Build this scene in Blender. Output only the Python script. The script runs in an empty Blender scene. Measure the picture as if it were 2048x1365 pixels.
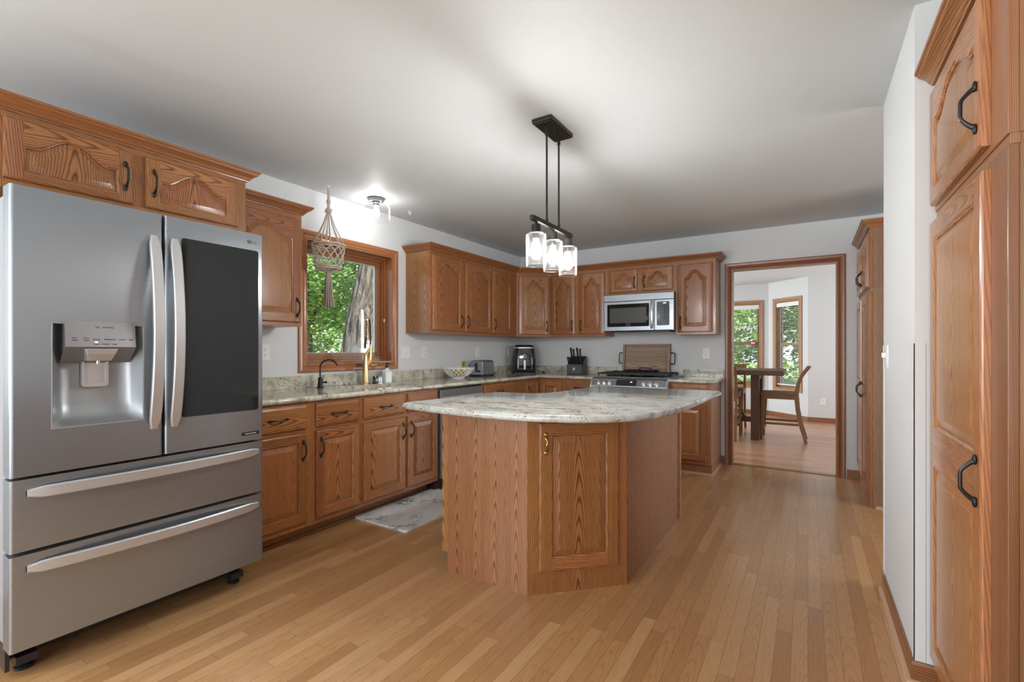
import bpy, bmesh, math, random
from mathutils import Vector, Matrix
random.seed(7)
PI = math.pi
S = bpy.context.scene
C = S.collection

# ------------------------------------------------------------------ camera
F_PX = 947.0
cam_d = bpy.data.cameras.new('camera'); cam = bpy.data.objects.new('camera', cam_d); C.objects.link(cam)
cam.location = (0, 0, 1.2)
cam.rotation_euler = (PI/2, 0, math.radians(32.01))
cam_d.sensor_width = 36.0
cam_d.lens = 36.0*F_PX/2048.0
cam_d.shift_y = 18.5/2048.0
cam_d.clip_start = 0.05; cam_d.clip_end = 300
S.camera = cam

# ------------------------------------------------------------------ exposure
S.view_settings.view_transform = 'Standard'
S.view_settings.look = 'None'
S.view_settings.exposure = 1.0
S.view_settings.gamma = 1.0
S.view_settings.use_curve_mapping = False
S.cycles.use_denoising = True
S.cycles.max_bounces = 9
S.cycles.diffuse_bounces = 4
S.cycles.glossy_bounces = 4
S.cycles.transparent_max_bounces = 24
S.cycles.caustics_reflective = False
S.cycles.caustics_refractive = False
S.cycles.sample_clamp_indirect = 6.0

# ------------------------------------------------------------------ sky
W = bpy.data.worlds.new('sky'); S.world = W; W.use_nodes = True
wn = W.node_tree.nodes; wl = W.node_tree.links; wn.clear()
wo = wn.new('ShaderNodeOutputWorld'); wb = wn.new('ShaderNodeBackground')
wt = wn.new('ShaderNodeTexCoord'); ws = wn.new('ShaderNodeSeparateXYZ'); wr = wn.new('ShaderNodeValToRGB')
wl.new(wt.outputs['Generated'], ws.inputs[0]); wl.new(ws.outputs['Z'], wr.inputs[0])
wr.color_ramp.elements[0].position = 0.0; wr.color_ramp.elements[0].color = (0.86, 0.92, 1.0, 1)
wr.color_ramp.elements[1].position = 0.6; wr.color_ramp.elements[1].color = (0.45, 0.63, 1.0, 1)
wl.new(wr.outputs[0], wb.inputs[0]); wb.inputs[1].default_value = 0.8
wl.new(wb.outputs[0], wo.inputs[0])

def light(name, kind, loc, rot, power, color=(1, 1, 1), size=None, sy=None, label=None):
    d = bpy.data.lights.new(name, kind); o = bpy.data.objects.new(name, d); C.objects.link(o)
    o.location = loc; o.rotation_euler = rot; d.energy = power; d.color = color
    if kind == 'AREA':
        d.shape = 'RECTANGLE'; d.size = size; d.size_y = sy
    elif kind == 'SUN': d.angle = size
    elif size: d.shadow_soft_size = size
    return o
# sun high over the roof on the other side of the house
light('sun', 'SUN', (10, 0, 20), Vector((-0.62, 0.08, -0.78)).to_track_quat('-Z', 'Y').to_euler(), 6.5, (1.0, 0.96, 0.88), math.radians(1.0))
# added fill lights in made-up openings behind the camera and in the hall
light('added_rear_fill', 'AREA', (-1.2, -2.97, 1.25), (PI/2, 0, 0), 58, (0.93, 0.97, 1.0), 3.6, 2.1)
light('added_side_fill', 'AREA', (-3.32, -1.45, 1.5), (PI/2, 0, -PI/2), 48, (0.92, 0.97, 1.0), 1.75, 1.2)
light('added_hall_fill', 'AREA', (2.66, 3.75, 1.5), (PI/2, 0, PI/2), 16, (0.93, 0.97, 1.0), 1.2, 1.2)
# added fill for the dining room, in made-up openings out of view
light('added_dining_left_fill', 'AREA', (-4.06, 7.7, 1.3), (PI/2, 0, -PI/2), 76, (0.92, 0.97, 1.0), 2.6, 1.9)
light('added_dining_east_fill', 'AREA', (3.04, 8.75, 1.4), (PI/2, 0, PI/2), 40, (0.95, 0.98, 1.0), 0.9, 1.7)

# ------------------------------------------------------------------ node helper
class M:
    def __init__(s, name):
        s.m = bpy.data.materials.new(name); s.m.use_nodes = True
        s.t = s.m.node_tree; s.t.nodes.clear()
        s.out = s.n('ShaderNodeOutputMaterial')
    def n(s, k, **kw):
        x = s.t.nodes.new(k)
        for a, b in kw.items(): setattr(x, a, b)
        return x
    def set(s, node, key, v):
        i = node.inputs[key]
        if isinstance(v, bpy.types.NodeSocket): s.t.links.new(v, i)
        elif v is not None:
            try: i.default_value = v
            except Exception: i.default_value = tuple(v)+(1,) if len(v) == 3 else v
    def math(s, op, a, b=0.0, c=0.0, clamp=False):
        x = s.n('ShaderNodeMath', operation=op); x.use_clamp = clamp
        s.set(x, 0, a); s.set(x, 1, b)
        if op in ('MULTIPLY_ADD', 'PINGPONG', 'WRAP', 'COMPARE', 'SMOOTH_MIN'): s.set(x, 2, c)
        return x.outputs[0]
    def xyz(s, a, b, c=0.0):
        x = s.n('ShaderNodeCombineXYZ'); s.set(x, 0, a); s.set(x, 1, b); s.set(x, 2, c); return x.outputs[0]
    def sep(s, v):
        x = s.n('ShaderNodeSeparateXYZ'); s.set(x, 0, v); return x.outputs
    def uv(s, name): return s.n('ShaderNodeUVMap', uv_map=name).outputs[0]
    def obj(s): return s.n('ShaderNodeTexCoord').outputs['Object']
    def pos(s): return s.n('ShaderNodeNewGeometry').outputs['Position']
    def noise(s, vec, scale=1.0, detail=2.0, rough=0.5, dist=0.0, col=False):
        x = s.n('ShaderNodeTexNoise'); s.set(x, 'Vector', vec); s.set(x, 'Scale', scale); s.set(x, 'Detail', detail)
        s.set(x, 'Roughness', rough); s.set(x, 'Distortion', dist); return x.outputs[1 if col else 0]
    def ramp(s, f, stops, interp='LINEAR'):
        x = s.n('ShaderNodeValToRGB'); s.set(x, 0, f); r = x.color_ramp; r.interpolation = interp
        while len(r.elements) < len(stops): r.elements.new(0.5)
        for e, (p, c) in zip(r.elements, stops):
            e.position = p; e.color = tuple(c)+(1,) if len(c) == 3 else c
        return x.outputs[0]
    def mix(s, f, a, b, mode='MIX'):
        x = s.n('ShaderNodeMix', data_type='RGBA', blend_type=mode)
        s.set(x, 0, f)
        for k, v in ((6, a), (7, b)):
            if isinstance(v, bpy.types.NodeSocket): s.t.links.new(v, x.inputs[k])
            else: x.inputs[k].default_value = tuple(v)+(1,) if len(v) == 3 else v
        return x.outputs[2]
    def bump(s, h, strength=0.2, dist=0.001):
        x = s.n('ShaderNodeBump'); s.set(x, 'Height', h); s.set(x, 'Strength', strength); s.set(x, 'Distance', dist); return x.outputs[0]
    def bsdf(s, color=None, rough=0.5, metal=0.0, **kw):
        x = s.n('ShaderNodeBsdfPrincipled')
        if color is not None:
            s.set(x, 'Base Color', color if isinstance(color, bpy.types.NodeSocket) else tuple(color)+(1,))
        s.set(x, 'Roughness', rough); s.set(x, 'Metallic', metal)
        for k, v in kw.items():
            k = k.replace('_', ' ')
            s.set(x, k, tuple(v)+(1,) if (isinstance(v, tuple) and len(v) == 3) else v)
        s.t.links.new(x.outputs[0], s.out.inputs[0]); s.b = x
        return x

def simple(name, color, rough=0.5, metal=0.0, **kw):
    m = M(name); m.bsdf(color, rough, metal, **kw); return m.m

def oak(name, light, mid, dark, leaf=0.0, sp=0.0085, slope=0.078, rough=0.34, contrast=1.0, pore=0.35, coat=0.25, spec=0.5):
    m = M(name)
    u, v, _ = m.sep(m.uv('UVMap')); r1, r2, _ = m.sep(m.uv('rnd'))
    z = m.math('MULTIPLY', r1, 37.0)
    n1 = m.noise(m.xyz(m.math('MULTIPLY', u, 7.0), m.math('MULTIPLY', v, 1.6), z), 1.0, 2.0)
    n1 = m.math('SUBTRACT', n1, 0.5)
    if leaf:
        uc = m.math('DIVIDE', u, leaf)
        cell = m.math('FLOOR', uc)
        ul = m.math('MULTIPLY', m.math('SUBTRACT', m.math('SUBTRACT', uc, cell), 0.5), leaf)
        v = m.math('ADD', v, m.math('MULTIPLY', m.math('MODULO', cell, 2.0), 0.03))
    else: ul = u
    ud = m.math('ADD', ul, m.math('MULTIPLY', n1, 0.026))
    vs = m.math('MULTIPLY', m.math('ADD', v, 0.12), slope)
    rr = m.math('ADD', m.math('SQRT', m.math('ADD', m.math('MULTIPLY', ud, ud), (0.014 if leaf else 0.026)**2)), vs)
    n2 = m.noise(m.xyz(m.math('MULTIPLY', u, 30.0), m.math('MULTIPLY', v, 5.0), z), 1.0, 2.0)
    t = m.math('ADD', m.math('DIVIDE', rr, sp), m.math('MULTIPLY', n2, 0.9))
    t = m.math('ADD', t, m.math('MULTIPLY', r2, 3.0))
    fr = m.math('FRACT', t)
    col = m.ramp(fr, [(0.0, mid), (0.12, light), (0.60, light), (0.85, dark), (0.92, dark), (1.0, mid)])
    fine = m.noise(m.xyz(m.math('MULTIPLY', u, 420.0), m.math('MULTIPLY', v, 12.0), z), 1.0, 1.0)
    pf = m.math('MULTIPLY', m.math('GREATER_THAN', fine, 0.60), pore)
    col = m.mix(pf, col, dark)
    streak = m.noise(m.xyz(m.math('MULTIPLY', u, 60.0), m.math('MULTIPLY', v, 1.5), z), 1.0, 2.0)
    br = m.math('ADD', m.math('MULTIPLY', r2, 0.28), m.math('ADD', m.math('MULTIPLY', streak, 0.5), 0.62))
    hsv = m.n('ShaderNodeHueSaturation'); m.set(hsv, 'Color', col); m.set(hsv, 'Value', br)
    m.set(hsv, 'Hue', m.math('ADD', m.math('MULTIPLY', r1, 0.014), 0.493))
    nb = m.bump(m.math('SUBTRACT', 1.0, fr), 0.12*contrast, 0.0006)
    m.bsdf(hsv.outputs[0], rough, 0.0, Normal=nb, Coat_Weight=coat, Coat_Roughness=0.18, Specular_IOR_Level=spec)
    return m.m

OL, OM, OD = (0.345, 0.138, 0.045), (0.27, 0.10, 0.031), (0.108, 0.036, 0.013)
OAK = oak('oak', OL, OM, OD)
OAKV = oak('oak_veneer', (0.365, 0.165, 0.063), OM, (0.14, 0.05, 0.017), leaf=0.125, sp=0.0085, slope=0.085)
OAKD = oak('oak_casing', (0.30, 0.118, 0.04), (0.235, 0.085, 0.03), (0.12, 0.042, 0.016), rough=0.38)
OAKS = oak('oak_side_veneer', (0.27, 0.15, 0.078), (0.22, 0.118, 0.06), (0.11, 0.055, 0.028), leaf=0.30, sp=0.0085, slope=0.085, rough=0.5, coat=0.0)
OAKP = oak('oak_light', (0.385, 0.165, 0.062), (0.335, 0.138, 0.05), (0.235, 0.09, 0.033), rough=0.25, pore=0.2)

OAKF = oak('oak_fine_grain', (0.285, 0.128, 0.052), (0.25, 0.108, 0.042), (0.17, 0.07, 0.027), sp=0.0032, slope=0.02, rough=0.4, pore=0.25)
OAKT = oak('tan_window_oak', (0.38, 0.22, 0.11), (0.32, 0.175, 0.085), (0.20, 0.105, 0.05), rough=0.45, coat=0.0)
def strip_floor(name, wid, length, tones, gap, along='y', rough=0.32, grain=1.0):
    m = M(name); p = m.sep(m.pos())
    a, b = (p[0], p[1]) if along == 'y' else (p[1], p[0])
    row = m.math('FLOOR', m.math('DIVIDE', a, wid))
    w1 = m.n('ShaderNodeTexWhiteNoise', noise_dimensions='1D'); m.set(w1, 'W', row)
    off = m.math('MULTIPLY', w1.outputs[0], 7.3)
    bl = m.math('ADD', m.math('DIVIDE', b, length), off)
    cellb = m.math('FLOOR', bl)
    w2 = m.n('ShaderNodeTexWhiteNoise', noise_dimensions='2D'); m.set(w2, 'Vector', m.xyz(row, cellb))
    rnd = w2.outputs[0]; rz = m.math('MULTIPLY', rnd, 53.0)
    col = m.ramp(rnd, tones)
    fa = m.math('FRACT', m.math('DIVIDE', a, wid)); fb = m.math('FRACT', bl)
    du = m.math('MULTIPLY', m.math('SUBTRACT', fa, m.math('ADD', m.math('MULTIPLY', rnd, 2.2), -0.6)), wid)
    nn = m.math('SUBTRACT', m.noise(m.xyz(m.math('MULTIPLY', a, 9.0), m.math('MULTIPLY', b, 2.0), rz), 1.0, 2.0), 0.5)
    du = m.math('ADD', du, m.math('MULTIPLY', nn, 0.03))
    dv = m.math('MULTIPLY', m.math('ADD', fb, 0.2), length*0.055)
    rr = m.math('SQRT', m.math('ADD', m.math('MULTIPLY', du, du), m.math('MULTIPLY', dv, dv)))
    ring = m.math('FRACT', m.math('ADD', m.math('DIVIDE', rr, 0.006), m.math('MULTIPLY', nn, 2.0)))
    shade = m.ramp(ring, [(0.0, (1, 1, 1)), (0.6, (1, 1, 1)), (0.86, (0.80, 0.74, 0.66)), (1.0, (0.97, 0.96, 0.95))])
    fine = m.noise(m.xyz(m.math('MULTIPLY', a, 300.0), m.math('MULTIPLY', b, 9.0), rz), 1.0, 2.0)
    fs = m.ramp(fine, [(0.35, (0.86, 0.82, 0.77)), (0.6, (1.03, 1.03, 1.03))])
    col = m.mix(0.75*grain, col, shade, 'MULTIPLY'); col = m.mix(0.8*grain, col, fs, 'MULTIPLY')
    ea = m.math('MINIMUM', fa, m.math('SUBTRACT', 1.0, fa)); eb = m.math('MINIMUM', fb, m.math('SUBTRACT', 1.0, fb))
    ga = m.math('LESS_THAN', ea, 0.0011/wid); gb = m.math('LESS_THAN', eb, 0.0012/length)
    g = m.math('MAXIMUM', ga, gb)
    col = m.mix(m.math('MULTIPLY', g, 0.62), col, gap)
    wear = m.noise(m.pos(), 3.0, 3.0)
    ro = m.math('ADD', m.math('MULTIPLY', wear, 0.14), rough-0.07)
    nb = m.bump(m.math('SUBTRACT', m.math('MULTIPLY', fine, 0.2*grain**2), g), 0.22*grain, 0.0008)
    if grain < 0.5: m.bsdf(col, rough, 0.0)
    else: m.bsdf(col, ro, 0.0, Normal=nb, Coat_Weight=0.3, Coat_Roughness=0.16)
    return m.m
FLOOR = strip_floor('oak_strip_floor', 0.057, 0.95,
    [(0.0, (0.40, 0.205, 0.082)), (0.3, (0.46, 0.245, 0.102)), (0.7, (0.51, 0.285, 0.125)), (1.0, (0.565, 0.335, 0.16))], (0.16, 0.075, 0.03))
FLOOR2 = strip_floor('dining_laminate_floor', 0.064, 1.1,
    [(0.0, (0.40, 0.20, 0.12)), (0.5, (0.47, 0.255, 0.155)), (1.0, (0.53, 0.30, 0.19))], (0.22, 0.11, 0.06), along='x', rough=0.28, grain=0.3)

def paint(name, col, rough=0.75, b=0.12):
    m = M(name); n = m.noise(m.pos(), 240.0, 2.0)
    m.bsdf(col, rough, 0.0, Normal=m.bump(n, b, 0.0008)); return m.m
WALL = paint('grey_wall_paint', (0.66, 0.68, 0.69))
CEIL = paint('white_ceiling_paint', (0.585, 0.615, 0.635), 0.6, 0.3)
WALL2 = paint('dining_wall_paint', (0.62, 0.635, 0.64))
WHITE = simple('white_plastic', (0.78, 0.78, 0.77), 0.35)

def granite(name, tint=(1, 1, 1)):
    m = M(name); p = m.obj()
    warp = m.noise(p, 3.2, 3.0, 0.6, col=True)
    vm = m.n('ShaderNodeVectorMath', operation='MULTIPLY_ADD'); m.set(vm, 0, warp); vm.inputs[1].default_value = (0.35,)*3; m.set(vm, 2, p)
    q = vm.outputs[0]
    mp = m.n('ShaderNodeMapping'); m.set(mp, 0, q); mp.inputs['Rotation'].default_value = (0, 0, 0.6); mp.inputs['Scale'].default_value = (4.0, 8.0, 6.0)
    flow = m.noise(mp.outputs[0], 1.6, 6.0, 0.62)
    base = m.ramp(flow, [(0.28, (0.20, 0.205, 0.20)), (0.40, (0.37, 0.375, 0.35)), (0.50, (0.50, 0.505, 0.475)), (0.66, (0.61, 0.625, 0.60))])
    fine = m.noise(q, 55.0, 4.0, 0.7)
    base = m.mix(0.55, base, m.ramp(fine, [(0.3, (0.55, 0.54, 0.50)), (0.5, (1, 1, 1)), (0.8, (1.08, 1.07, 1.0))]), 'MULTIPLY')
    v = m.n('ShaderNodeTexVoronoi', feature='F1'); jit = m.noise(p, 150.0, 2.0, 0.6, col=True); jm = m.n('ShaderNodeVectorMath', operation='MULTIPLY_ADD'); m.set(jm, 0, jit); jm.inputs[1].default_value = (0.014,)*3; m.set(jm, 2, m.mix(0.03, p, q))
    m.set(v, 'Vector', jm.outputs[0]); m.set(v, 'Scale', 105.0)
    zone = m.noise(mp.outputs[0], 2.3, 4.0, 0.6)
    thr = m.math('MULTIPLY', m.math('SUBTRACT', zone, 0.385), 2.0, clamp=True)
    spot = m.math('MULTIPLY', m.math('LESS_THAN', v.outputs['Distance'], m.math('MULTIPLY', thr, 0.95)), 0.85)
    sc = m.ramp(m.noise(p, 30.0, 1.0), [(0.4, (0.06, 0.055, 0.06)), (0.65, (0.14, 0.095, 0.08))])
    base = m.mix(1.0, base, tint, 'MULTIPLY')
    col = m.mix(spot, base, sc)
    m.bsdf(col, 0.09, 0.0, Specular_IOR_Level=0.6)
    return m.m
GRAN = granite('granite', (1.12, 1.06, 0.93)); GRANI = granite('island_granite')

def steel(name, col=(0.33, 0.36, 0.39), rough=0.28, along='y', aniso=0.75, amp=0.03):
    m = M(name); p = m.sep(m.pos())
    h = {'y': m.xyz(m.math('MULTIPLY', p[0], 3.0), m.math('MULTIPLY', p[1], 1.5), m.math('MULTIPLY', p[2], 900.0)),
         'x': m.xyz(m.math('MULTIPLY', p[0], 4.0), m.math('MULTIPLY', p[1], 6.0), m.math('MULTIPLY', p[2], 900.0)),
         'z': m.xyz(m.math('MULTIPLY', p[0], 900.0), m.math('MULTIPLY', p[1], 900.0), m.math('MULTIPLY', p[2], 4.0))}[along]
    n = m.noise(h, 1.0, 2.0)
    tg = m.n('ShaderNodeTangent', direction_type='RADIAL', axis='Z')
    m.bsdf(col, m.math('ADD', m.math('MULTIPLY', n, amp), rough-amp/2), 0.82, Anisotropic=aniso, Tangent=tg.outputs[0],
           Normal=m.bump(n, 0.005, 0.0005))
    return m.m
STEEL = steel('brushed_steel')
STEELD = steel('dark_steel', (0.30, 0.30, 0.31), 0.3)
STEELH = simple('satin_steel', (0.60, 0.62, 0.64), 0.36, 0.75)
CASE = simple('grey_appliance_case', (0.32, 0.32, 0.33), 0.45, 0.3)
BLACK = simple('black_metal', (0.018, 0.017, 0.016), 0.38, 0.3)
BLACKP = simple('black_plastic', (0.02, 0.02, 0.022), 0.3)
BLACKG = simple('black_gloss', (0.014, 0.016, 0.02), 0.08, 0.0, Coat_Weight=0.6, Coat_Roughness=0.05)
BGLASS = simple('black_glass', (0.012, 0.013, 0.014), 0.04, 0.0, Specular_IOR_Level=0.45)
IRON = simple('cast_iron', (0.02, 0.02, 0.022), 0.55)
GOLD = simple('brushed_gold', (0.78, 0.55, 0.27), 0.27, 1.0)
BRASS = simple('antique_brass', (0.42, 0.28, 0.12), 0.3, 1.0)
CHROME = simple('chrome', (0.8, 0.8, 0.8), 0.12, 1.0)
CERAMIC = simple('white_ceramic', (0.82, 0.81, 0.79), 0.2)
ROPE = simple('jute_rope', (0.50, 0.44, 0.38), 0.9)
TASSEL = simple('tassel_yarn', (0.40, 0.33, 0.29), 0.95)
DARKW = oak('dark_table_wood', (0.125, 0.058, 0.032), (0.095, 0.043, 0.025), (0.04, 0.02, 0.013), rough=0.5, coat=0.0, spec=0.3)
CHAIRW = oak('chair_wood', (0.25, 0.13, 0.055), (0.20, 0.10, 0.04), (0.10, 0.05, 0.022), rough=0.55, coat=0.0, spec=0.3)
RUSTIC = oak('rustic_wood', (0.40, 0.275, 0.195), (0.33, 0.22, 0.155), (0.17, 0.12, 0.09), rough=0.75, sp=0.014, pore=0.4, coat=0.0)
SHOE = simple('pale_oak_bead', (0.50, 0.32, 0.20), 0.3)

def glass(name, tint=(1, 1, 1), ior=1.45, base=0.0):
    m = M(name); t = m.n('ShaderNodeBsdfTransparent'); g = m.n('ShaderNodeBsdfGlossy'); x = m.n('ShaderNodeMixShader')
    t.inputs[0].default_value = tuple(tint)+(1,); g.inputs['Roughness'].default_value = 0.02
    lw = m.n('ShaderNodeLayerWeight'); f0 = ((ior-1)/(ior+1))**2
    m.set(x, 0, m.math('ADD', m.math('MULTIPLY', m.math('POWER', lw.outputs['Facing'], 4.0), 0.9-f0), f0+base, clamp=True))
    m.t.links.new(t.outputs[0], x.inputs[1]); m.t.links.new(g.outputs[0], x.inputs[2]); m.t.links.new(x.outputs[0], m.out.inputs[0])
    return m.m
GLASS = glass('window_glass')
def shade_glass():
    m = M('lamp_glass'); lw = m.n('ShaderNodeLayerWeight'); lw.inputs[0].default_value = 0.5
    t = m.n('ShaderNodeBsdfTransparent'); t.inputs[0].default_value = (.98, .98, .98, 1)
    g = m.n('ShaderNodeBsdfGlossy'); g.inputs['Roughness'].default_value = 0.05
    w = m.n('ShaderNodeBsdfTranslucent'); w.inputs[0].default_value = (.9, .9, .9, 1)
    a = m.n('ShaderNodeMixShader'); a.inputs[0].default_value = 0.55; m.t.links.new(g.outputs[0], a.inputs[1]); m.t.links.new(w.outputs[0], a.inputs[2])
    x = m.n('ShaderNodeMixShader'); m.set(x, 0, m.math('ADD', m.math('MULTIPLY', m.math('POWER', lw.outputs['Facing'], 5.0), 0.5), 0.004, clamp=True))
    m.t.links.new(t.outputs[0], x.inputs[1]); m.t.links.new(a.outputs[0], x.inputs[2]); m.t.links.new(x.outputs[0], m.out.inputs[0]); return m.m
SHADE = shade_glass()
def emit(name, col, st):
    m = M(name); e = m.n('ShaderNodeEmission'); e.inputs[0].default_value = tuple(col)+(1,); e.inputs[1].default_value = st
    m.t.links.new(e.outputs[0], m.out.inputs[0]); return m.m
BULB = emit('lit_bulb', (1.0, 0.98, 0.95), 150.0)
FLUSHB = emit('lit_flush_bulb', (1.0, 0.98, 0.95), 40.0)
LED = emit('white_led', (1, 1, 1), 3.0)
CLOCK = emit('green_display', (0.75, 1.0, 0.7), 2.2)

def leafmat(name, stops):
    m = M(name); r1, r2, _ = m.sep(m.uv('rnd'))
    col = m.ramp(r1, stops)
    d = m.n('ShaderNodeBsdfDiffuse'); m.set(d, 0, col)
    t = m.n('ShaderNodeBsdfTranslucent'); m.set(t, 0, m.mix(0.5, col, (0.45, 0.62, 0.06)))
    g = m.n('ShaderNodeBsdfGlossy'); g.inputs[0].default_value = (0.8, 0.85, 0.9, 1); g.inputs['Roughness'].default_value = 0.35
    x = m.n('ShaderNodeMixShader'); x.inputs[0].default_value = 0.45
    m.t.links.new(d.outputs[0], x.inputs[1]); m.t.links.new(t.outputs[0], x.inputs[2])
    y = m.n('ShaderNodeMixShader'); y.inputs[0].default_value = 0.10
    m.t.links.new(x.outputs[0], y.inputs[1]); m.t.links.new(g.outputs[0], y.inputs[2]); m.t.links.new(y.outputs[0], m.out.inputs[0])
    return m.m
LEAF = leafmat('green_leaves', [(0.0, (0.09, 0.19, 0.045)), (0.45, (0.21, 0.37, 0.09)), (0.8, (0.38, 0.55, 0.16)), (1.0, (0.62, 0.72, 0.36))])
LEAF2 = leafmat('pale_leaves', [(0.0, (0.07, 0.15, 0.035)), (0.5, (0.20, 0.34, 0.09)), (1.0, (0.52, 0.62, 0.25))])
def barkmat():
    m = M('grey_bark'); p = m.obj()
    mp = m.n('ShaderNodeMapping'); m.set(mp, 0, p); mp.inputs['Scale'].default_value = (9, 9, 1.3)
    n = m.noise(mp.outputs[0], 2.2, 5.0, 0.65, 0.6)
    col = m.ramp(n, [(0.38, (0.03, 0.025, 0.02)), (0.50, (0.12, 0.10, 0.078)), (0.66, (0.22, 0.19, 0.15))])
    m.bsdf(col, 0.9, 0.0, Normal=m.bump(n, 1.0, 0.05)); return m.m
BARK = barkmat()
GRASS = simple('lawn', (0.16, 0.24, 0.07), 0.95)
def marble():
    m = M('marble_print'); p = m.obj()
    w = m.noise(p, 4.0, 4.0, 0.6, col=True)
    vm = m.n('ShaderNodeVectorMath', operation='MULTIPLY_ADD'); m.set(vm, 0, w); vm.inputs[1].default_value = (0.5,)*3; m.set(vm, 2, p)
    n = m.noise(vm.outputs[0], 6.0, 5.0, 0.6)
    vein = m.math('ABSOLUTE', m.math('SUBTRACT', n, 0.5))
    zone = m.noise(p, 5.0, 2.0)
    tt = m.math('ADD', m.math('MULTIPLY', vein, 9.0), m.math('MULTIPLY', m.math('SUBTRACT', 0.62, zone), 1.6), clamp=True)
    col = m.ramp(tt, [(0.0, (0.03, 0.04, 0.045)), (0.12, (0.30, 0.33, 0.34)), (0.3, (0.60, 0.60, 0.59)), (0.8, (0.70, 0.70, 0.68))])
    m.bsdf(col, 0.4); return m.m
MARBLE = marble()

# ------------------------------------------------------------------ mesh builder
AX = {'x': Vector((1, 0, 0)), 'y': Vector((0, 1, 0)), 'z': Vector((0, 0, 1))}
class MB:
    def __init__(s): s.v = []; s.f = []; s.uv = []; s.sd = []; s.mi = []; s.sm = []
    def face(s, pts, g='z', sd=(0.5, 0.5), m=0, sm=False, uo=0.0, c=None, base=None, uvs=None):
        pts = [Vector(p) for p in pts]
        n0 = len(s.v); s.v += pts; s.f.append(list(range(n0, n0+len(pts)))); s.sd.append(sd); s.mi.append(m); s.sm.append(sm)
        if uvs is None:
            G = AX[g] if isinstance(g, str) else g
            n = Vector((0, 0, 0))
            for i in range(1, len(pts)-1): n += (pts[i]-pts[0]).cross(pts[i+1]-pts[0])
            if n.length > 1e-12: n.normalize()
            if abs(n.dot(G)) < 0.8: ua = G.cross(n); ua = ua.normalized() if ua.length > 1e-6 else Vector((1, 0, 0)); va = G
            else:
                ua = AX['x'] if abs(n.x) < 0.8 else AX['y']; va = n.cross(ua).normalized()
            if (abs(ua.x)+abs(ua.y)+abs(ua.z)) and (ua.x+ua.y+ua.z) < 0: ua = -ua
            c = Vector(c) if c is not None else Vector((0, 0, 0)); base = Vector(base) if base is not None else c
            uvs = [((p-c).dot(ua)+uo, (p-base).dot(va)) for p in pts]
        s.uv.append(uvs)
    def box(s, x0, x1, y0, y1, z0, z1, g='z', m=0, cath=False, sd=None, uo=None, skip=''):
        sd = sd or (random.random(), random.random())
        if uo is None: uo = 0.0 if cath else random.choice((-1, 1))*random.uniform(0.10, 0.3)
        c = ((x0+x1)/2, (y0+y1)/2, (z0+z1)/2); b = (x0, y0, z0)
        P = lambda x, y, z: (x, y, z)
        fs = {'-y': [P(x0, y0, z0), P(x1, y0, z0), P(x1, y0, z1), P(x0, y0, z1)], '+y': [P(x1, y1, z0), P(x0, y1, z0), P(x0, y1, z1), P(x1, y1, z1)],
              '-x': [P(x0, y1, z0), P(x0, y0, z0), P(x0, y0, z1), P(x0, y1, z1)], '+x': [P(x1, y0, z0), P(x1, y1, z0), P(x1, y1, z1), P(x1, y0, z1)],
              '-z': [P(x0, y1, z0), P(x1, y1, z0), P(x1, y0, z0), P(x0, y0, z0)], '+z': [P(x0, y0, z1), P(x1, y0, z1), P(x1, y1, z1), P(x0, y1, z1)]}
        for k, p in fs.items():
            if k not in skip: s.face(p, g, sd, m, uo=uo, c=c, base=b)
    def prism(s, out, z0, z1, g='z', m=0, uo=0.0, caps=True, sm=False, sd=None):
        sd = sd or (random.random(), random.random()); n = len(out); L = 0
        for i in range(n):
            a, b = out[i], out[(i+1) % n]; d = math.dist(a, b)
            s.face([(a[0], a[1], z0), (b[0], b[1], z0), (b[0], b[1], z1), (a[0], a[1], z1)], m=m, sd=sd, sm=sm, uvs=[(L+uo, 0), (L+d+uo, 0), (L+d+uo, z1-z0), (L+uo, z1-z0)]); L += d
        if caps:
            s.face([(p[0], p[1], z1) for p in out], 'x', sd, m); s.face([(p[0], p[1], z0) for p in reversed(out)], 'x', sd, m)
    def loft(s, loops, cap=(True, True), closed=True, m=0, sm=True, sd=None, g=None):
        sd = sd or (random.random(), random.random()); v = 0; uo = random.uniform(.1, .3)
        for a, b in zip(loops[:-1], loops[1:]):
            n = len(a); dv = (Vector(a[0])-Vector(b[0])).length; u = uo
            for i in range(n if closed else n-1):
                j = (i+1) % n; du = (Vector(a[i])-Vector(a[j])).length
                if g: s.face([a[i], a[j], b[j], b[i]], g, sd, m, sm, uo=uo)
                else: s.face([a[i], a[j], b[j], b[i]], m=m, sd=sd, sm=sm, uvs=[(u, v), (u+du, v), (u+du, v+dv), (u, v+dv)])
                u += du
            v += dv
        if cap[0]: s.face(list(reversed(loops[0])), g or 'x', sd, m)
        if cap[1]: s.face(loops[-1], g or 'x', sd, m)
    def tube(s, path, r, n=8, m=0, cap=True, closed=False, sq=1.0):
        P = [Vector(p) for p in path]; N = len(P); R = r if isinstance(r, (list, tuple)) else [r]*N
        ref = None; loops = []
        for i, p in enumerate(P):
            if closed: t = P[(i+1) % N]-P[i-1]
            else: t = P[min(i+1, N-1)]-P[max(i-1, 0)]
            t.normalize()
            if ref is None:
                ref = Vector((0, 0, 1)) if abs(t.z) < 0.9 else Vector((1, 0, 0))
            a = (ref-t*ref.dot(t)).normalized(); b = t.cross(a); ref = a
            loops.append([tuple(p+a*(R[i]*math.cos(2*PI*k/n))+b*(R[i]*sq*math.sin(2*PI*k/n))) for k in range(n)])
        if closed: loops.append(loops[0])
        s.loft(loops, cap=(cap and not closed, cap and not closed), m=m)
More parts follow.
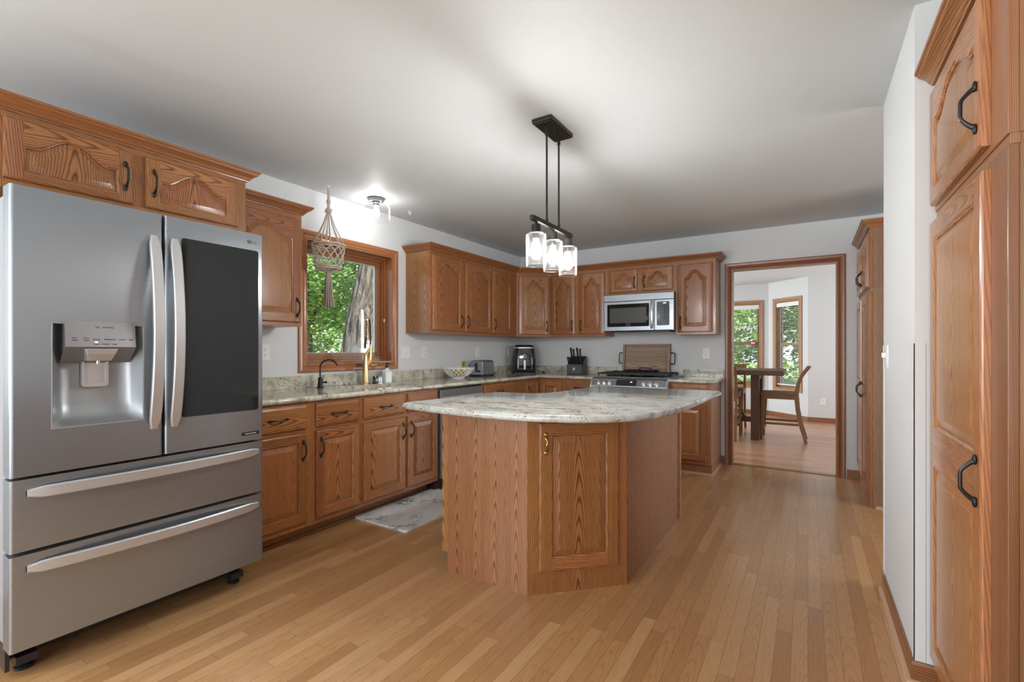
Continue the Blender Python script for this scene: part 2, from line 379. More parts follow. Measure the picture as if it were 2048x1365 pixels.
    def lathe(s, prof, c=(0, 0, 0), n=24, m=0, mat=None, sx=1.0, sy=1.0, a0=0.0):
        mat = mat or Matrix.Identity(4); c = Vector(c); loops = []
        for r, z in prof:
            r = max(r, 1e-5)
            loops.append([tuple(c+(mat @ Vector((sx*r*math.cos(a0+2*PI*k/n), sy*r*math.sin(a0+2*PI*k/n), z)))) for k in range(n)])
        s.loft(loops, cap=(prof[0][0] > 1e-4, prof[-1][0] > 1e-4), m=m)
    def ell(s, c, r, n=12, m=0, mat=None):
        k = 7; prof = [(math.sin(PI*i/k), -math.cos(PI*i/k)) for i in range(k+1)]
        M4 = (mat or Matrix.Identity(4)) @ Matrix.Diagonal((r[0], r[1], r[2], 1))
        s.lathe(prof, c, n, m, M4)
    def sweep(s, path, prof, m=0, closed=False, side=1.0, sm=False, z=0.0):
        """profile (offset to the right of travel, height) carried along a 2-D path with mitres"""
        P = [Vector(p) for p in path]; N = len(P); loops = []; sd = (random.random(), random.random())
        for i in range(N):
            def nrm(a, b):
                d = (b-a).normalized(); return Vector((d.y, -d.x))*side
            if closed: n1 = nrm(P[i-1], P[i]); n2 = nrm(P[i], P[(i+1) % N])
            else:
                n1 = nrm(P[i-1], P[i]) if i else nrm(P[0], P[1]); n2 = nrm(P[i], P[i+1]) if i < N-1 else n1
            mm = (n1+n2); mm = mm/max(mm.length_squared, 1e-6)*2
            loops.append([(P[i].x+mm.x*o, P[i].y+mm.y*o, z+h) for o, h in prof])
        cum = [0]
        for a, b in zip(prof[:-1], prof[1:]): cum.append(cum[-1]+math.dist(a, b))
        uo = random.uniform(.1, .3); L = 0
        for i in range(N if closed else N-1):
            a, b = loops[i], loops[(i+1) % N]; d = (P[(i+1) % N]-P[i]).length
            for k in range(len(prof)-1):
                s.face([a[k], b[k], b[k+1], a[k+1]], m=m, sd=sd, sm=sm, uvs=[(cum[k]+uo, L), (cum[k]+uo, L+d), (cum[k+1]+uo, L+d), (cum[k+1]+uo, L)])
            L += d
        if not closed:
            s.face(list(reversed(loops[0])), 'z', sd, m); s.face(loops[-1], 'z', sd, m)
    def xf(s, M4, i0=0):
        for i in range(i0, len(s.v)): s.v[i] = M4 @ s.v[i]
    def mesh(s, name, mats, merge=True, sharp=40, recalc=True):
        me = bpy.data.meshes.new(name); me.from_pydata(s.v, [], s.f)
        u1 = me.uv_layers.new(name='UVMap'); u2 = me.uv_layers.new(name='rnd')
        a = []; b = []
        for uv, sd in zip(s.uv, s.sd):
            for q in uv: a += [q[0], q[1]]; b += [sd[0], sd[1]]
        u1.data.foreach_set('uv', a); u2.data.foreach_set('uv', b)
        me.polygons.foreach_set('material_index', s.mi); me.polygons.foreach_set('use_smooth', s.sm)
        for mt in (mats if isinstance(mats, (list, tuple)) else [mats]): me.materials.append(mt)
        if merge:
            bm = bmesh.new(); bm.from_mesh(me); bmesh.ops.remove_doubles(bm, verts=bm.verts, dist=2e-5)
            if recalc and merge != 'keep': bmesh.ops.recalc_face_normals(bm, faces=bm.faces)
            bm.to_mesh(me); bm.free()
        if any(s.sm): me.set_sharp_from_angle(angle=math.radians(sharp))
        return me

def props(o, label=None, cat=None, group=None, kind=None):
    if label: o['label'] = label
    if cat: o['category'] = cat
    if group: o['group'] = group
    if kind: o['kind'] = kind
    return o
def obj(name, mb, mats, parent=None, loc=(0, 0, 0), rot=(0, 0, 0), bev=0.0, seg=2, label=None, cat=None, group=None, kind=None, merge=True, sharp=40):
    me = mb.mesh(name, mats, merge, sharp) if isinstance(mb, MB) else mb
    o = bpy.data.objects.new(name, me); C.objects.link(o); o.location = loc; o.rotation_euler = rot
    if parent is not None: o.parent = parent
    if bev:
        b = o.modifiers.new('bevel', 'BEVEL'); b.width = bev; b.segments = seg; b.limit_method = 'ANGLE'; b.angle_limit = math.radians(40)
    return props(o, label, cat, group, kind)
def thing(name, label, cat, loc=(0, 0, 0), rz=0.0, group=None):
    o = bpy.data.objects.new(name, None); C.objects.link(o); o.location = loc; o.rotation_euler = (0, 0, rz); o.empty_display_size = 0.1
    return props(o, label, cat, group)
def struct(name, mb, mats, **k):
    k.setdefault('kind', 'structure'); return obj(name, mb, mats, **k)
def dup(o, loc=None, rz=None, label=None, group=None, parent=None):
    c = o.copy(); C.objects.link(c)
    if parent is not None: c.parent = parent
    if loc is not None: c.location = loc
    if rz is not None: c.rotation_euler[2] = rz
    if label: c['label'] = label
    if group: c['group'] = group
    for ch in list(o.children): dup(ch, parent=c)
    return c
def text_mesh(txt, size, name='lettering', ext=0.0004, align='CENTER'):
    cu = bpy.data.curves.new(name, 'FONT'); cu.body = txt; cu.size = size; cu.extrude = ext; cu.align_x = align; cu.align_y = 'CENTER'
    t = bpy.data.objects.new(name, cu); C.objects.link(t)
    dg = bpy.context.evaluated_depsgraph_get(); dg.update()
    me = bpy.data.meshes.new_from_object(t.evaluated_get(dg)); me.name = name
    bpy.data.objects.remove(t); bpy.data.curves.remove(cu)
    return me
def text(txt, size, mat, parent, loc, rot=(PI/2, 0, 0), name='lettering'):
    me = text_mesh(txt, size, name); me.materials.clear(); me.materials.append(mat)
    return obj(name, me, mat, parent, loc, rot)
XL, YB, ZC = -3.25, 5.42, 2.44
RX = Matrix.Rotation(PI/2, 4, 'X')
# ------------------------------------------------------------------ walls, floor, ceiling
def slab(name, x0, x1, y0, y1, z0, z1, mat):
    b = MB(); b.box(x0, x1, y0, y1, z0, z1, 'y'); return struct(name, b, mat)
slab('floor', -3.45, 3.0, -3.1, 5.475, -0.08, 0.0, FLOOR)
slab('floor', -4.2, 3.2, 5.475, 10.6, -0.08, 0.0, FLOOR2)
slab('ceiling', -3.45, 3.2, -3.1, 5.53, ZC, ZC+0.1, CEIL)
slab('ceiling', -4.3, 3.2, 5.53, 10.6, ZC, ZC+0.1, CEIL)
def wall(name, p0, p1, t, holes=(), z0=0.0, z1=ZC, mat=WALL):
    L = math.dist(p0, p1); b = MB()
    xs = sorted({0, L} | {h[0] for h in holes} | {h[1] for h in holes}); zs = sorted({z0, z1} | {h[2] for h in holes} | {h[3] for h in holes})
    for i in range(len(xs)-1):
        for k in range(len(zs)-1):
            cx, cz = (xs[i]+xs[i+1])/2, (zs[k]+zs[k+1])/2
            if any(h[0] < cx < h[1] and h[2] < cz < h[3] for h in holes): continue
            b.box(xs[i], xs[i+1], 0, t, zs[k], zs[k+1])
    a = math.atan2(p1[1]-p0[1], p1[0]-p0[0])
    return struct(name, b, mat, loc=(p0[0], p0[1], 0), rot=(0, 0, a))
wall('wall_left', (XL, -3.1), (XL, 5.53), 0.17, [(2.225+3.1, 3.115+3.1, 1.09, 2.06), (0.75, 2.55, 0.9, 2.1)])  # second opening is added for the side fill light
wall('wall_back', (XL, YB), (3.0, YB), 0.11, [(-0.685-XL, 0.243-XL, 0.0, 2.05)])
wall('wall_near', (3.0, -2.9), (XL-.2, -2.9), 0.2, [(2.4, 6.0, 0.15, 2.3)])  # unseen opening, made for the rear fill light
# block of wall with the hall behind it
b = MB(); b.box(0.325, 1.10, 2.21, 3.03, 0, ZC); struct('wall_right', b, WALL)
b = MB(); b.box(1.0, 1.1, -2.9, 2.21, 0, ZC); struct('wall_right', b, WALL)
wall('wall_right', (2.6, 5.42), (2.6, 1.0), 0.12, [(5.42-4.35, 5.42-3.15, 0.9, 2.1)])  # opening added to let the hall fill light in
b = MB(); b.box(1.10, 2.6, 2.9, 3.03, 0, ZC); struct('wall_right', b, WALL)
# dining room
WAc = (-1.95, 9.95); D0 = (-0.62, 9.95); D1 = (0.0, 9.34)
wall('wall_dining_back', WAc, D0, 0.16, [(-1.47+1.95, -0.765+1.95, 0.56, 2.07)], mat=WALL2)
LD = math.dist(D0, D1)
wall('wall_dining_diagonal', D0, D1, 0.16, [(0.175, 0.695, 0.53, 2.07)], mat=WALL2)
wall('wall_dining_right', D1, (3.0, 9.34), 0.16, mat=WALL2)
wall('wall_dining_diagonal', (-2.57, 9.34), WAc, 0.16, mat=WALL2)
wall('wall_dining_back', (-4.2, 9.34), (-2.57, 9.34), 0.16, mat=WALL2)
wall('wall_dining_left', (-4.0, 5.53), (-4.0, 9.4), 0.15, [(0.8, 3.5, 0.3, 2.3)], mat=WALL2)  # unseen opening added for the left dining fill
wall('wall_dining_east', (3.0, 9.4), (3.0, 5.53), 0.15, [(0.18, 1.12, 0.5, 2.3)], mat=WALL2)  # unseen opening added for the east dining fill
wall('wall_dining_front', (-3.25, 5.53), (-4.15, 5.53), 0.11, mat=WALL2)

CAS = [(0, 0), (0, .011), (.005, .014), (.013, .012), (.018, .009), (.024, .012), (.034, .016), (.052, .018), (.060, .016), (.062, 0)]
def casing(name, pts, closed, loc, rz, **k):
    b = MB(); b.sweep(pts, CAS, closed=closed, side=-1); b.xf(RX)
    return obj(name, b, OAKD, loc=loc, rot=(0, 0, rz), **k)
t1 = casing('trim_1', [(-0.680, 0), (-0.680, 2.045), (0.238, 2.045), (0.238, 0)], False, (0, YB, 0), 0, kind='structure')
b = MB()
b.box(-0.685, -0.667, 0, 0.112, 0, 2.05); b.box(0.225, 0.243, 0, 0.112, 0, 2.05); b.box(-0.667, 0.225, 0, 0.112, 2.032, 2.05, 'x')
obj('jamb', b, OAKD, t1)
b = MB(); b.sweep([(0.238, 0), (0.238, 2.045), (-0.680, 2.045), (-0.680, 0)], CAS, side=1); b.xf(Matrix.Rotation(PI/2, 4, 'X')); b.xf(Matrix.Diagonal((1, -1, 1, 1))); b.xf(Matrix.Translation((0, 0.11, 0)))
obj('casing', b, OAKD, t1)
b = MB(); b.box(-0.667, 0.225, 0.02, 0.085, 0, 0.006, 'x'); obj('threshold', b, OAKD, t1)

BASEP = [(0, 0), (0.012, 0), (0.012, 0.075), (0.008, 0.085), (0, 0.085)]
def baseboard(name, path, side=1, bead=True):
    b = MB(); b.sweep(path, BASEP, side=side); o = struct(name, b, OAKD)
    if bead:
        b = MB(); b.sweep(path, [(0.012, 0), (0.027, 0), (0.027, 0.012), (0.022, 0.019), (0.012, 0.021)], side=side); obj('shoe_moulding', b, SHOE, o)
    return o
baseboard('baseboard_right', [(0.325, 2.98), (0.325, 2.21), (1.0, 2.21)], side=-1 if False else 1)
baseboard('baseboard_back', [(0.308, YB), (1.3, YB)], bead=False)
baseboard('baseboard_back', [(-0.795, YB), (-0.745, YB)], bead=False)
baseboard('baseboard_dining', [(-2.57, 9.34), WAc, D0, D1, (3.0, 9.34)], bead=False)
# corner guards on the wall ends
for nm, (gx, gy), s in (('trim_2', (0.325, 2.21), -1), ('trim_3', (0.325, 3.03), 1)):
    b = MB(); b.box(gx-0.003, gx+0.0, min(gy, gy-s*0.03) if s > 0 else gy-0.003, (gy+0.003) if s > 0 else gy+0.03, 0.09, 1.225)
    b.box(gx-0.003, gx+0.03, gy if s > 0 else gy-0.003, gy+0.003 if s > 0 else gy, 0.09, 1.225)
    struct(nm, b, WALL)

# ------------------------------------------------------------------ windows
def window(name, W, H, loc, rz, depth, mats=(OAK, OAKD), style='casement', jamb=0.02):
    """local x across, room face at y=0, +y outwards; origin at lower left of the opening"""
    b = MB(); b.sweep([(0, 0), (0, H), (W, H), (W, 0)], CAS, closed=True, side=-1); b.xf(RX)
    o = obj(name, b, mats[0], loc=loc, rot=(0, 0, rz), kind='structure')
    b = MB(); j = 0.012
    b.box(0, j, -0.008, depth, 0, H); b.box(W-j, W, -0.008, depth, 0, H); b.box(j, W-j, -0.008, depth, H-j, H, 'x'); b.box(j, W-j, -0.012, depth, 0, j, 'x')
    obj('jamb', b, OAKP if style == 'casement' else mats[1], o)
    b = MB()
    def ring(x0, x1, z0, z1, w, y0, y1):
        b.box(x0, x0+w, y0, y1, z0, z1); b.box(x1-w, x1, y0, y1, z0, z1); b.box(x0+w, x1-w, y0, y1, z1-w, z1, 'x'); b.box(x0+w, x1-w, y0, y1, z0, z0+w, 'x')
    if style == 'casement':
        ring(j, W-j, j, H-j, 0.022, depth-0.03, depth+0.04); ring(j+.022, W-j-.022, j+.022, H-j-.022, 0.018, depth-0.015, depth+0.045)
        ring(j+.04, W-j-.04, j+.04, H-j-.04, 0.035, depth+0.005, depth+0.05)
        s = obj('sash', b, mats[1], o, bev=0.0015)
        w = 0.012+.04+.035
        b = MB(); b.box(w, W-w, depth+0.025, depth+0.029, w, H-w); obj('pane', b, GLASS, s)
        b = MB(); 
        b.box(W-w-0.006, W-w, depth+0.03, depth+0.05, w, H-w); b.box(w, W-w, depth+0.03, depth+0.05, H-w-0.005, H-w); b.box(w, W-w, depth+0.03, depth+0.05, w, w+0.004)
        obj('outer_stop', b, WHITE, o)
        b = MB(); b.box(W-0.04, W-0.032, depth-0.04, depth-0.028, H*0.38, H*0.38+0.03); obj('latch', b, WHITE, o)
    else:
        mid = H*0.52
        ring(j, W-j, j, mid, 0.035, depth-0.01, depth+0.02); ring(j, W-j, mid-0.03, H-j, 0.035, depth+0.02, depth+0.05)
        b.box(W/2-.03, W/2+.03, depth-0.02, depth-0.01, mid-.02, mid-.005)
        s = obj('sash', b, mats[1], o)
        b = MB(); b.box(j+.035, W-j-.035, depth+0.003, depth+0.006, j+.035, mid-.035); obj('pane', b, GLASS, s)
        b = MB(); b.box(j+.035, W-j-.035, depth+0.033, depth+0.036, mid+.005, H-j-.035); obj('pane', b, GLASS, s)
    return o
# local +y must point outwards: left wall -> rz=+90 maps x->+Y, y->-X
window('window_1', 0.89, 0.97, (XL, 2.225, 1.09), PI/2, 0.10, mats=(OAKP, OAK))
WAX0 = -1.47
window('window_2', 0.705, 1.51, (WAX0, 9.95, 0.56), 0, 0.07, mats=(OAKT, OAKT), style='hung')
ang = math.atan2(D1[1]-D0[1], D1[0]-D0[0]); dv = ((D1[0]-D0[0])/LD, (D1[1]-D0[1])/LD)
window('window_3', 0.52, 1.54, (D0[0]+dv[0]*0.175, D0[1]+dv[1]*0.175, 0.53), ang, 0.07, mats=(OAKT, OAKT), style='hung')

# ------------------------------------------------------------------ cabinet doors
def arch_fn(w, A, sh=0.10):
    def f(x):
        u = abs(2*x/w-1); v = max(0.0, min(1.0, (u-0.10)/0.74))
        return A*(0.5+0.5*math.cos(PI*v)) if A else 0.0
    return f
def bow_mesh():
    b = MB(); pts = []; R = []
    n = 18
    for i in range(n+1):
        t = i/n; z = -0.050+0.100*t; s = math.sin(PI*t)
        y = -0.004-0.027*min(1.0, (s*1.25))**0.8
        pts.append((0, y, z)); R.append(0.0038+0.0030*(abs(2*t-1)**3)+0.0008*s)
    b.tube(pts, R, 8)
    for sg in (-1, 1):
        b.ell((0, -0.004, sg*0.054), (0.0085, 0.0055, 0.014), 12); b.ell((0, -0.006, sg*0.047), (0.007, 0.007, 0.007), 10)
    return b
HMESH = bow_mesh().mesh('handle', BLACK)
def ornate_mesh():
    b = MB(); pts = []; R = []
    for i in range(15):
        t = i/14; pts.append((0.003*math.sin(4*PI*t), -0.004-0.018*math.sin(PI*t), -0.04+0.08*t)); R.append(0.0032+0.0022*abs(math.sin(3*PI*t)))
    b.tube(pts, R, 8)
    for sg in (-1, 1): b.ell((0, -0.003, sg*0.045), (0.010, 0.005, 0.010), 12); b.ell((0, -0.008, sg*0.045), (0.005, 0.005, 0.005), 8)
    return b
HMESH2 = ornate_mesh().mesh('handle', BRASS)
def put_handle(parent, x, z, y, horiz=False, me=None, tilt=0):
    return obj('handle', me or HMESH, None, parent, (x, y, z), (0, PI/2 if horiz else tilt, 0))

def door_part(parent, x0, z0, w, h, y, openings=None, A=0.0, handle=None, mat=OAK, stile=0.056, name='door', hmesh=None, hz=False, panelmat=None, rail=None, centred=None):
    """framed raised-panel door; local front faces -y; y = plane of the frame behind it"""
    T = 0.019; yf = -T; b = MB(); rail = rail or stile
    if openings is None: openings = [(rail, h-rail-A, A)]      # (bottom, shoulder height, arch)
    xs0, xs1 = stile, w-stile; ow = xs1-xs0; N = 32 if A else 2
    e = 0.007
    # outer edge: back, side, rounded shoulder
    def rect(i, yy): return [(i, yy, i), (w-i, yy, i), (w-i, yy, h-i), (i, yy, h-i)]
    loops = [rect(0, 0), rect(0, yf+0.006), rect(0.002, yf+0.0025), rect(e, yf)]
    sds = [(random.random(), random.random()) for _ in range(4)]; gax = ['x', 'z', 'x', 'z']
    for la, lb in zip(loops[:-1], loops[1:]):
        for i in range(4):
            j = (i+1) % 4; b.face([la[i], la[j], lb[j], lb[i]], gax[i], sds[i], uo=.2)
    b.face([p for p in reversed(loops[0])], 'z', sds[0], uo=.2)
    ro = lambda: (random.random(), random.random())
    # stiles
    for xa, xb, sd in ((e, xs0, sds[3]), (xs1, w-e, sds[1])):
        b.face([(xa, yf, e), (xb, yf, e), (xb, yf, h-e), (xa, yf, h-e)], 'z', sd, uo=random.choice((-1, 1))*random.uniform(.08, .25), c=((xa+xb)/2, 0, e))
    # rails
    zc = e
    ops = sorted(openings)
    for zb, zt, AA in ops:
        b.face([(xs0, yf, zc), (xs1, yf, zc), (xs1, yf, zb), (xs0, yf, zb)], 'x', ro(), uo=random.uniform(.05, .2), c=(xs0, 0, (zc+zb)/2)); zc = zt
        fA = arch_fn(ow, AA)
    AA = ops[-1][2]; fA = arch_fn(ow, AA); sd = ro(); uo = random.uniform(.0, .12)
    for k in range(N):
        xa, xb = xs0+ow*k/N, xs0+ow*(k+1)/N
        b.face([(xa, yf, ops[-1][1]+fA(xa-xs0)), (xb, yf, ops[-1][1]+fA(xb-xs0)), (xb, yf, h-e), (xa, yf, h-e)], 'x', sd, uo=uo, c=(xs0, 0, h))
    panels = []
    for zb, zt, AA in ops:
        fA = arch_fn(ow, AA); n = N if AA else 2
        def loop(d, yy):
            ii = d; wd = ow-2*ii; pts = [(xs0+ii, yy, zb+ii), (xs1-ii, yy, zb+ii)]
            for k in range(n+1):
                t = 1-k/n; pts.append((xs0+ii+wd*t, yy, zt+fA(ow*t)-ii))
            return pts
        lips = [loop(0, yf), loop(0.003, yf+0.004), loop(0.007, yf+0.0055), loop(0.0075, yf+0.011)]
        for la, lb in zip(lips[:-1], lips[1:]):
            m = len(la)
            for i in range(m):
                j = (i+1) % m; g = 'z' if (i == 1 or i == m-1) else 'x'
                b.face([la[i], la[j], lb[j], lb[i]], g, sds[i % 4], uo=.2, sm=(AA > 0 and 1 < i < m-1))
        p = MB(); sd = ro(); c = ((xs0+xs1)/2, 0, zb); cat = random.random() < 0.72 if centred is None else centred; uo = random.uniform(-.02, .02) if cat else random.uniform(.06, .16)
        bw = min(0.036, 0.30*(zt-zb)); lp = [loop(0.0072, yf+0.0105), loop(0.011, yf+0.0095), loop(bw, yf+0.0030), loop(bw+0.0015, yf+0.0018), loop(bw+0.005, yf+0.0014)]
        for la, lb in zip(lp[:-1], lp[1:]):
            m = len(la)
            for i in range(m):
                j = (i+1) % m; p.face([la[i], la[j], lb[j], lb[i]], 'z', sd, uo=uo, c=c, sm=(AA > 0 and 1 < i < m-1))
        # raised field as columns so that the arch stays clean
        L = lp[-1]; top = L[2:]
        p.face(L, 'z', sd, uo=uo, c=c)
        panels.append(p)
    d = obj(name, b, mat, parent, (x0, y, z0), sharp=30)
    for p in panels: obj('panel', p, panelmat or mat, d, sharp=30)
    if handle:
        put_handle(d, handle[0], handle[1], yf, hz, hmesh)
    return d
def drawer_part(parent, x0, z0, w, h, y, handle=True, mat=OAK, name='drawer'):
    T = 0.019; b = MB(); sd = (random.random(), random.random()); uo = random.uniform(-.03, .05); c = (0, 0, h/2)
    def rect(i, yy): return [(i, yy, i), (w-i, yy, i), (w-i, yy, h-i), (i, yy, h-i)]
    lp = [rect(0, 0), rect(0, -T+0.007), rect(0.003, -T+0.005), rect(0.004, -T+0.004), rect(0.015, -T+0.001), rect(0.017, -T)]
    for la, lb in zip(lp[:-1], lp[1:]):
        for i in range(4):
            j = (i+1) % 4; b.face([la[i], la[j], lb[j], lb[i]], 'x', sd, uo=uo, c=c)
    b.face(lp[-1], 'x', sd, uo=uo, c=c); b.face(list(reversed(lp[0])), 'x', sd)
    d = obj(name, b, mat, parent, (x0, y, z0), sharp=30)
    if handle: put_handle(d, w/2, h/2, -T, True)
    return d

def cabinet(name, label, cat, loc, rz, w, d, z0, z1, stiles, rails, group=None, toe=0.0, toe_d=0.075, sides=(True, True), bottom=True, top=True, side_mat=None):
    """carcass with a face frame; stiles: list of (x0,x1,z0,z1); rails: list of (x0,x1,z0,z1)"""
    t = thing(name, label, cat, loc, rz, group); b = MB(); ff = 0.019
    zc = z0+toe
    b.box(0, 0.016, -d+ff, 0, z0 if (toe and False) else zc, z1, uo=0.03); b.box(w-0.016, w, -d+ff, 0, zc, z1, uo=0.03)
    if bottom: b.box(0.016, w-0.016, -d+ff, 0, zc, zc+0.016, 'x')
    if top: b.box(0.016, w-0.016, -d+ff, 0, z1-0.016, z1, 'x')
    b.box(0.016, w-0.016, -0.012, 0, zc+.016, z1-.016)
    obj('carcass', b, side_mat or OAKV, t)
    b = MB()
    for s in stiles: b.box(s[0], s[1], -d, -d+ff, s[2], s[3], uo=random.uniform(.08, .3))
    for s in rails: b.box(s[0], s[1], -d, -d+ff, s[2], s[3], 'x', uo=random.uniform(.05, .2))
    obj('face_frame', b, OAK, t, bev=0.0012)
    if toe:
        b = MB(); b.box(0, w, -d+toe_d, -d+toe_d+0.016, 0, toe, 'x'); b.box(0.0, 0.016, -d+toe_d+.016, -0.01, 0, toe); b.box(w-0.016, w, -d+toe_d+.016, -0.01, 0, toe)
        obj('toe_kick', b, OAKD, t)
    return t

CROWN = [(0.0, 0.0), (0.010, 0.0), (0.012, 0.006), (0.018, 0.010), (0.024, 0.020), (0.036, 0.030), (0.046, 0.036), (0.050, 0.044), (0.056, 0.047), (0.057, 0.058), (0.0, 0.058)]

# ---- wall cabinets -------------------------------------------------
H4 = 0.055
def upper(name, label, loc, rz, w, z0, z1, doors, d=0.305, group='oak wall cabinets', **k):
    """doors: list of (x0,x1,hand) hand 'l'/'r'/None = handle side"""
    st = [(0, max(0.038, doors[0][0]+.012), z0, z1), (min(w-0.038, doors[-1][1]-.012), w, z0, z1)]
    for a, c in zip(doors[:-1], doors[1:]): m = (a[1]+c[0])/2; st.append((m-0.03, m+0.03, z0+.038, z1-.06))
    rl = [(st[0][1], st[1][0], z0, z0+0.038), (st[0][1], st[1][0], z1-0.06, z1)]
    t = cabinet(name, label, 'cabinet', loc, rz, w, d, z0, z1, st, rl, group, **k)
    for x0, x1, hd, zb, zt, A, hzz in doors:
        ww = x1-x0; hx = 0.030 if hd == 'l' else ww-0.030
        door_part(t, x0, zb, ww, zt-zb, -d, A=A, handle=(hx, hzz), rail=0.058 if z1-z0 > 0.5 else 0.038)
    return t
UZ0, UZ1 = 1.362, 2.125
DZ0, DZ1 = 1.388, 2.088
# above the refrigerator
upper('upper_cabinet', 'wide shallow oak cabinet with two arched doors directly above the refrigerator', (XL, 0.462, 0), PI/2, 0.984, 1.835, 2.135,
      [(0.047, 0.462, 'r', 1.872, 2.112, 0.062, 0.12), (0.512, 0.937, 'l', 1.872, 2.112, 0.062, 0.12)], d=0.60, bottom=True)
# between refrigerator and window
upper('upper_cabinet', 'oak wall cabinet between the refrigerator and the left window', (XL, 1.447, 0), PI/2, 0.542, UZ0, UZ1,
      [(0.02, 0.525, 'r', DZ0, DZ1, 0.075, 0.10)])
# beyond the window
upper('upper_cabinet', 'two-door oak wall cabinet nearest the window, over the fruit bowl and toaster', (XL, 3.29, 0), PI/2, 0.995, UZ0, UZ1,
      [(0.02, 0.472, 'r', DZ0, DZ1, 0.075, 0.10), (0.514, 0.984, 'l', DZ0, DZ1, 0.075, 0.10)])
upper('upper_cabinet', 'narrow single-door oak wall cabinet left of the angled corner cabinet', (XL, 4.285, 0), PI/2, 0.525, UZ0, UZ1,
      [(0.004, 0.40, 'l', DZ0, DZ1, 0.075, 0.10)])
# angled corner cabinet
t = thing('corner_upper_cabinet', 'angled oak wall cabinet filling the corner above the air fryer', 'cabinet', (XL, YB, 0), 0, 'oak wall cabinets')
cl = 0.61; b = MB()
out = [(0, 0), (0, -cl), (0.305-0.014, -cl), (cl-0.0, -0.305+0.014), (cl, 0)]
out = [(0.0, -0.0), (0.0, -cl+0.001), (0.291, -cl+0.001), (cl-0.001, -0.291), (cl-0.001, 0.0)]
b.prism(out, UZ0, UZ1); obj('carcass', b, OAKV, t)
dl = math.hypot(0.305, 0.305)
fr = MB()
for s in ((0.0, 0.032), (dl-0.032, dl)): fr.box(s[0], s[1], -0.0, 0.019, UZ0, UZ1)
fr.box(0.032, dl-0.032, 0, 0.019, UZ0, UZ0+.038, 'x'); fr.box(0.032, dl-0.032, 0, 0.019, UZ1-.06, UZ1, 'x')
R45 = Matrix.Rotation(PI/4, 4, 'Z')
fr.xf(Matrix.Translation((0.305, -cl, 0)) @ R45); obj('face_frame', fr, OAK, t)
dd = door_part(t, 0, 0, 0.375, DZ1-DZ0, 0, A=0.075, handle=(0.345, 0.10), rail=0.058)
q = Matrix.Translation((0.305, -cl, 0)) @ R45 @ Vector((0.028, 0, DZ0)); dd.location = q; dd.rotation_euler = (0, 0, PI/4)
# back wall
upper('upper_cabinet', 'two-door oak wall cabinet left of the microwave, above the knife block', (-2.64, YB, 0), 0, 0.69, UZ0, UZ1,
      [(0.0, 0.318, 'r', DZ0, DZ1, 0.075, 0.10), (0.368, 0.682, 'l', DZ0, DZ1, 0.075, 0.10)])
upper('upper_cabinet', 'short oak cabinet with two small arched doors on top of the microwave', (-1.95, YB, 0), 0, 0.775, 1.815, UZ1,
      [(0.045, 0.372, 'r', 1.842, 2.088, 0.052, 0.10), (0.42, 0.748, 'l', 1.842, 2.088, 0.052, 0.10)])
upper('upper_cabinet', 'single-door oak wall cabinet right of the microwave beside the doorway', (-1.175, YB, 0), 0, 0.39, UZ0, UZ1,
      [(0.02, 0.36, 'l', DZ0, DZ1, 0.075, 0.10)])
# crown mouldings
def crown(name, label, path, z, side=1, h=1.0):
    b = MB(); b.sweep(path, [(o, hh*h) for o, hh in CROWN], side=side, z=z)
    o = obj(name, b, OAKD, label=label, cat='moulding', group='oak crown mouldings')
    return o
crown('crown_moulding', 'oak crown moulding on the cabinet above the refrigerator', [(XL+0.60, 0.30), (XL+0.60, 1.446), (XL+0.002, 1.446)], 2.135)
crown('crown_moulding', 'short oak crown moulding on the cabinet left of the window', [(XL+0.305, 1.448+.058), (XL+0.305, 1.989), (XL+0.002, 1.989)], UZ1)
crown('crown_moulding', 'long oak crown moulding running around the corner wall cabinets',
      [(XL+0.002, 3.29), (XL+0.305, 3.29), (XL+0.305, 4.81), (-2.64, YB-0.305), (-0.785, YB-0.305), (-0.785, YB-0.002)], UZ1)

# ---- base cabinets --------------------------------------------------
CZ = 0.878
def base(name, label, loc, rz, w, fronts, d=0.60, stiles=None, group='oak base cabinets', toe=0.10, **k):
    fa = max(0.03, min(f[1] for f in fronts)+.01); fb = min(w-0.03, max(f[2] for f in fronts)-.01)
    st = [(0, fa, toe, CZ), (fb, w, toe, CZ)]+[(a, c, toe, CZ) for a, c in (stiles or [])]
    xs = [fa]+[v for a in (stiles or []) for v in a]+[fb]; rl = []
    for a, c in zip(xs[::2], xs[1::2]):
        rl += [(a, c, toe, toe+0.04), (a, c, CZ-0.03, CZ)]
        if any(f[0] == 'drawer' for f in fronts): rl.append((a, c, 0.685, 0.715))
    k.setdefault('toe_d', 0.12)
    t = cabinet(name, label, 'cabinet', loc, rz, w, d, 0, CZ, st, rl, group, toe=toe, **k)
    for f in fronts:
        if f[0] == 'drawer': drawer_part(t, f[1], f[3], f[2]-f[1], f[4]-f[3], -d, f[5])
        else:
            ww = f[2]-f[1]; hh = f[4]-f[3]
            door_part(t, f[1], f[3], ww, hh, -d, handle=None if f[5] is None else ((0.03 if f[5] == 'l' else ww-0.03), hh-0.105), rail=0.056)
    return t
BZ = (0.135, 0.688); RZ = (0.715, 0.862)
base('base_cabinet', 'oak base cabinet beside the refrigerator with two drawers over two doors', (XL, 1.40, 0), PI/2, 0.84,
     [('door', 0.03, 0.418, BZ[0], BZ[1], 'r'), ('door', 0.483, 0.823, BZ[0], BZ[1], 'l'), ('drawer', 0.03, 0.42, RZ[0], RZ[1], True), ('drawer', 0.483, 0.823, RZ[0], RZ[1], True)], stiles=[(0.41, 0.49)])
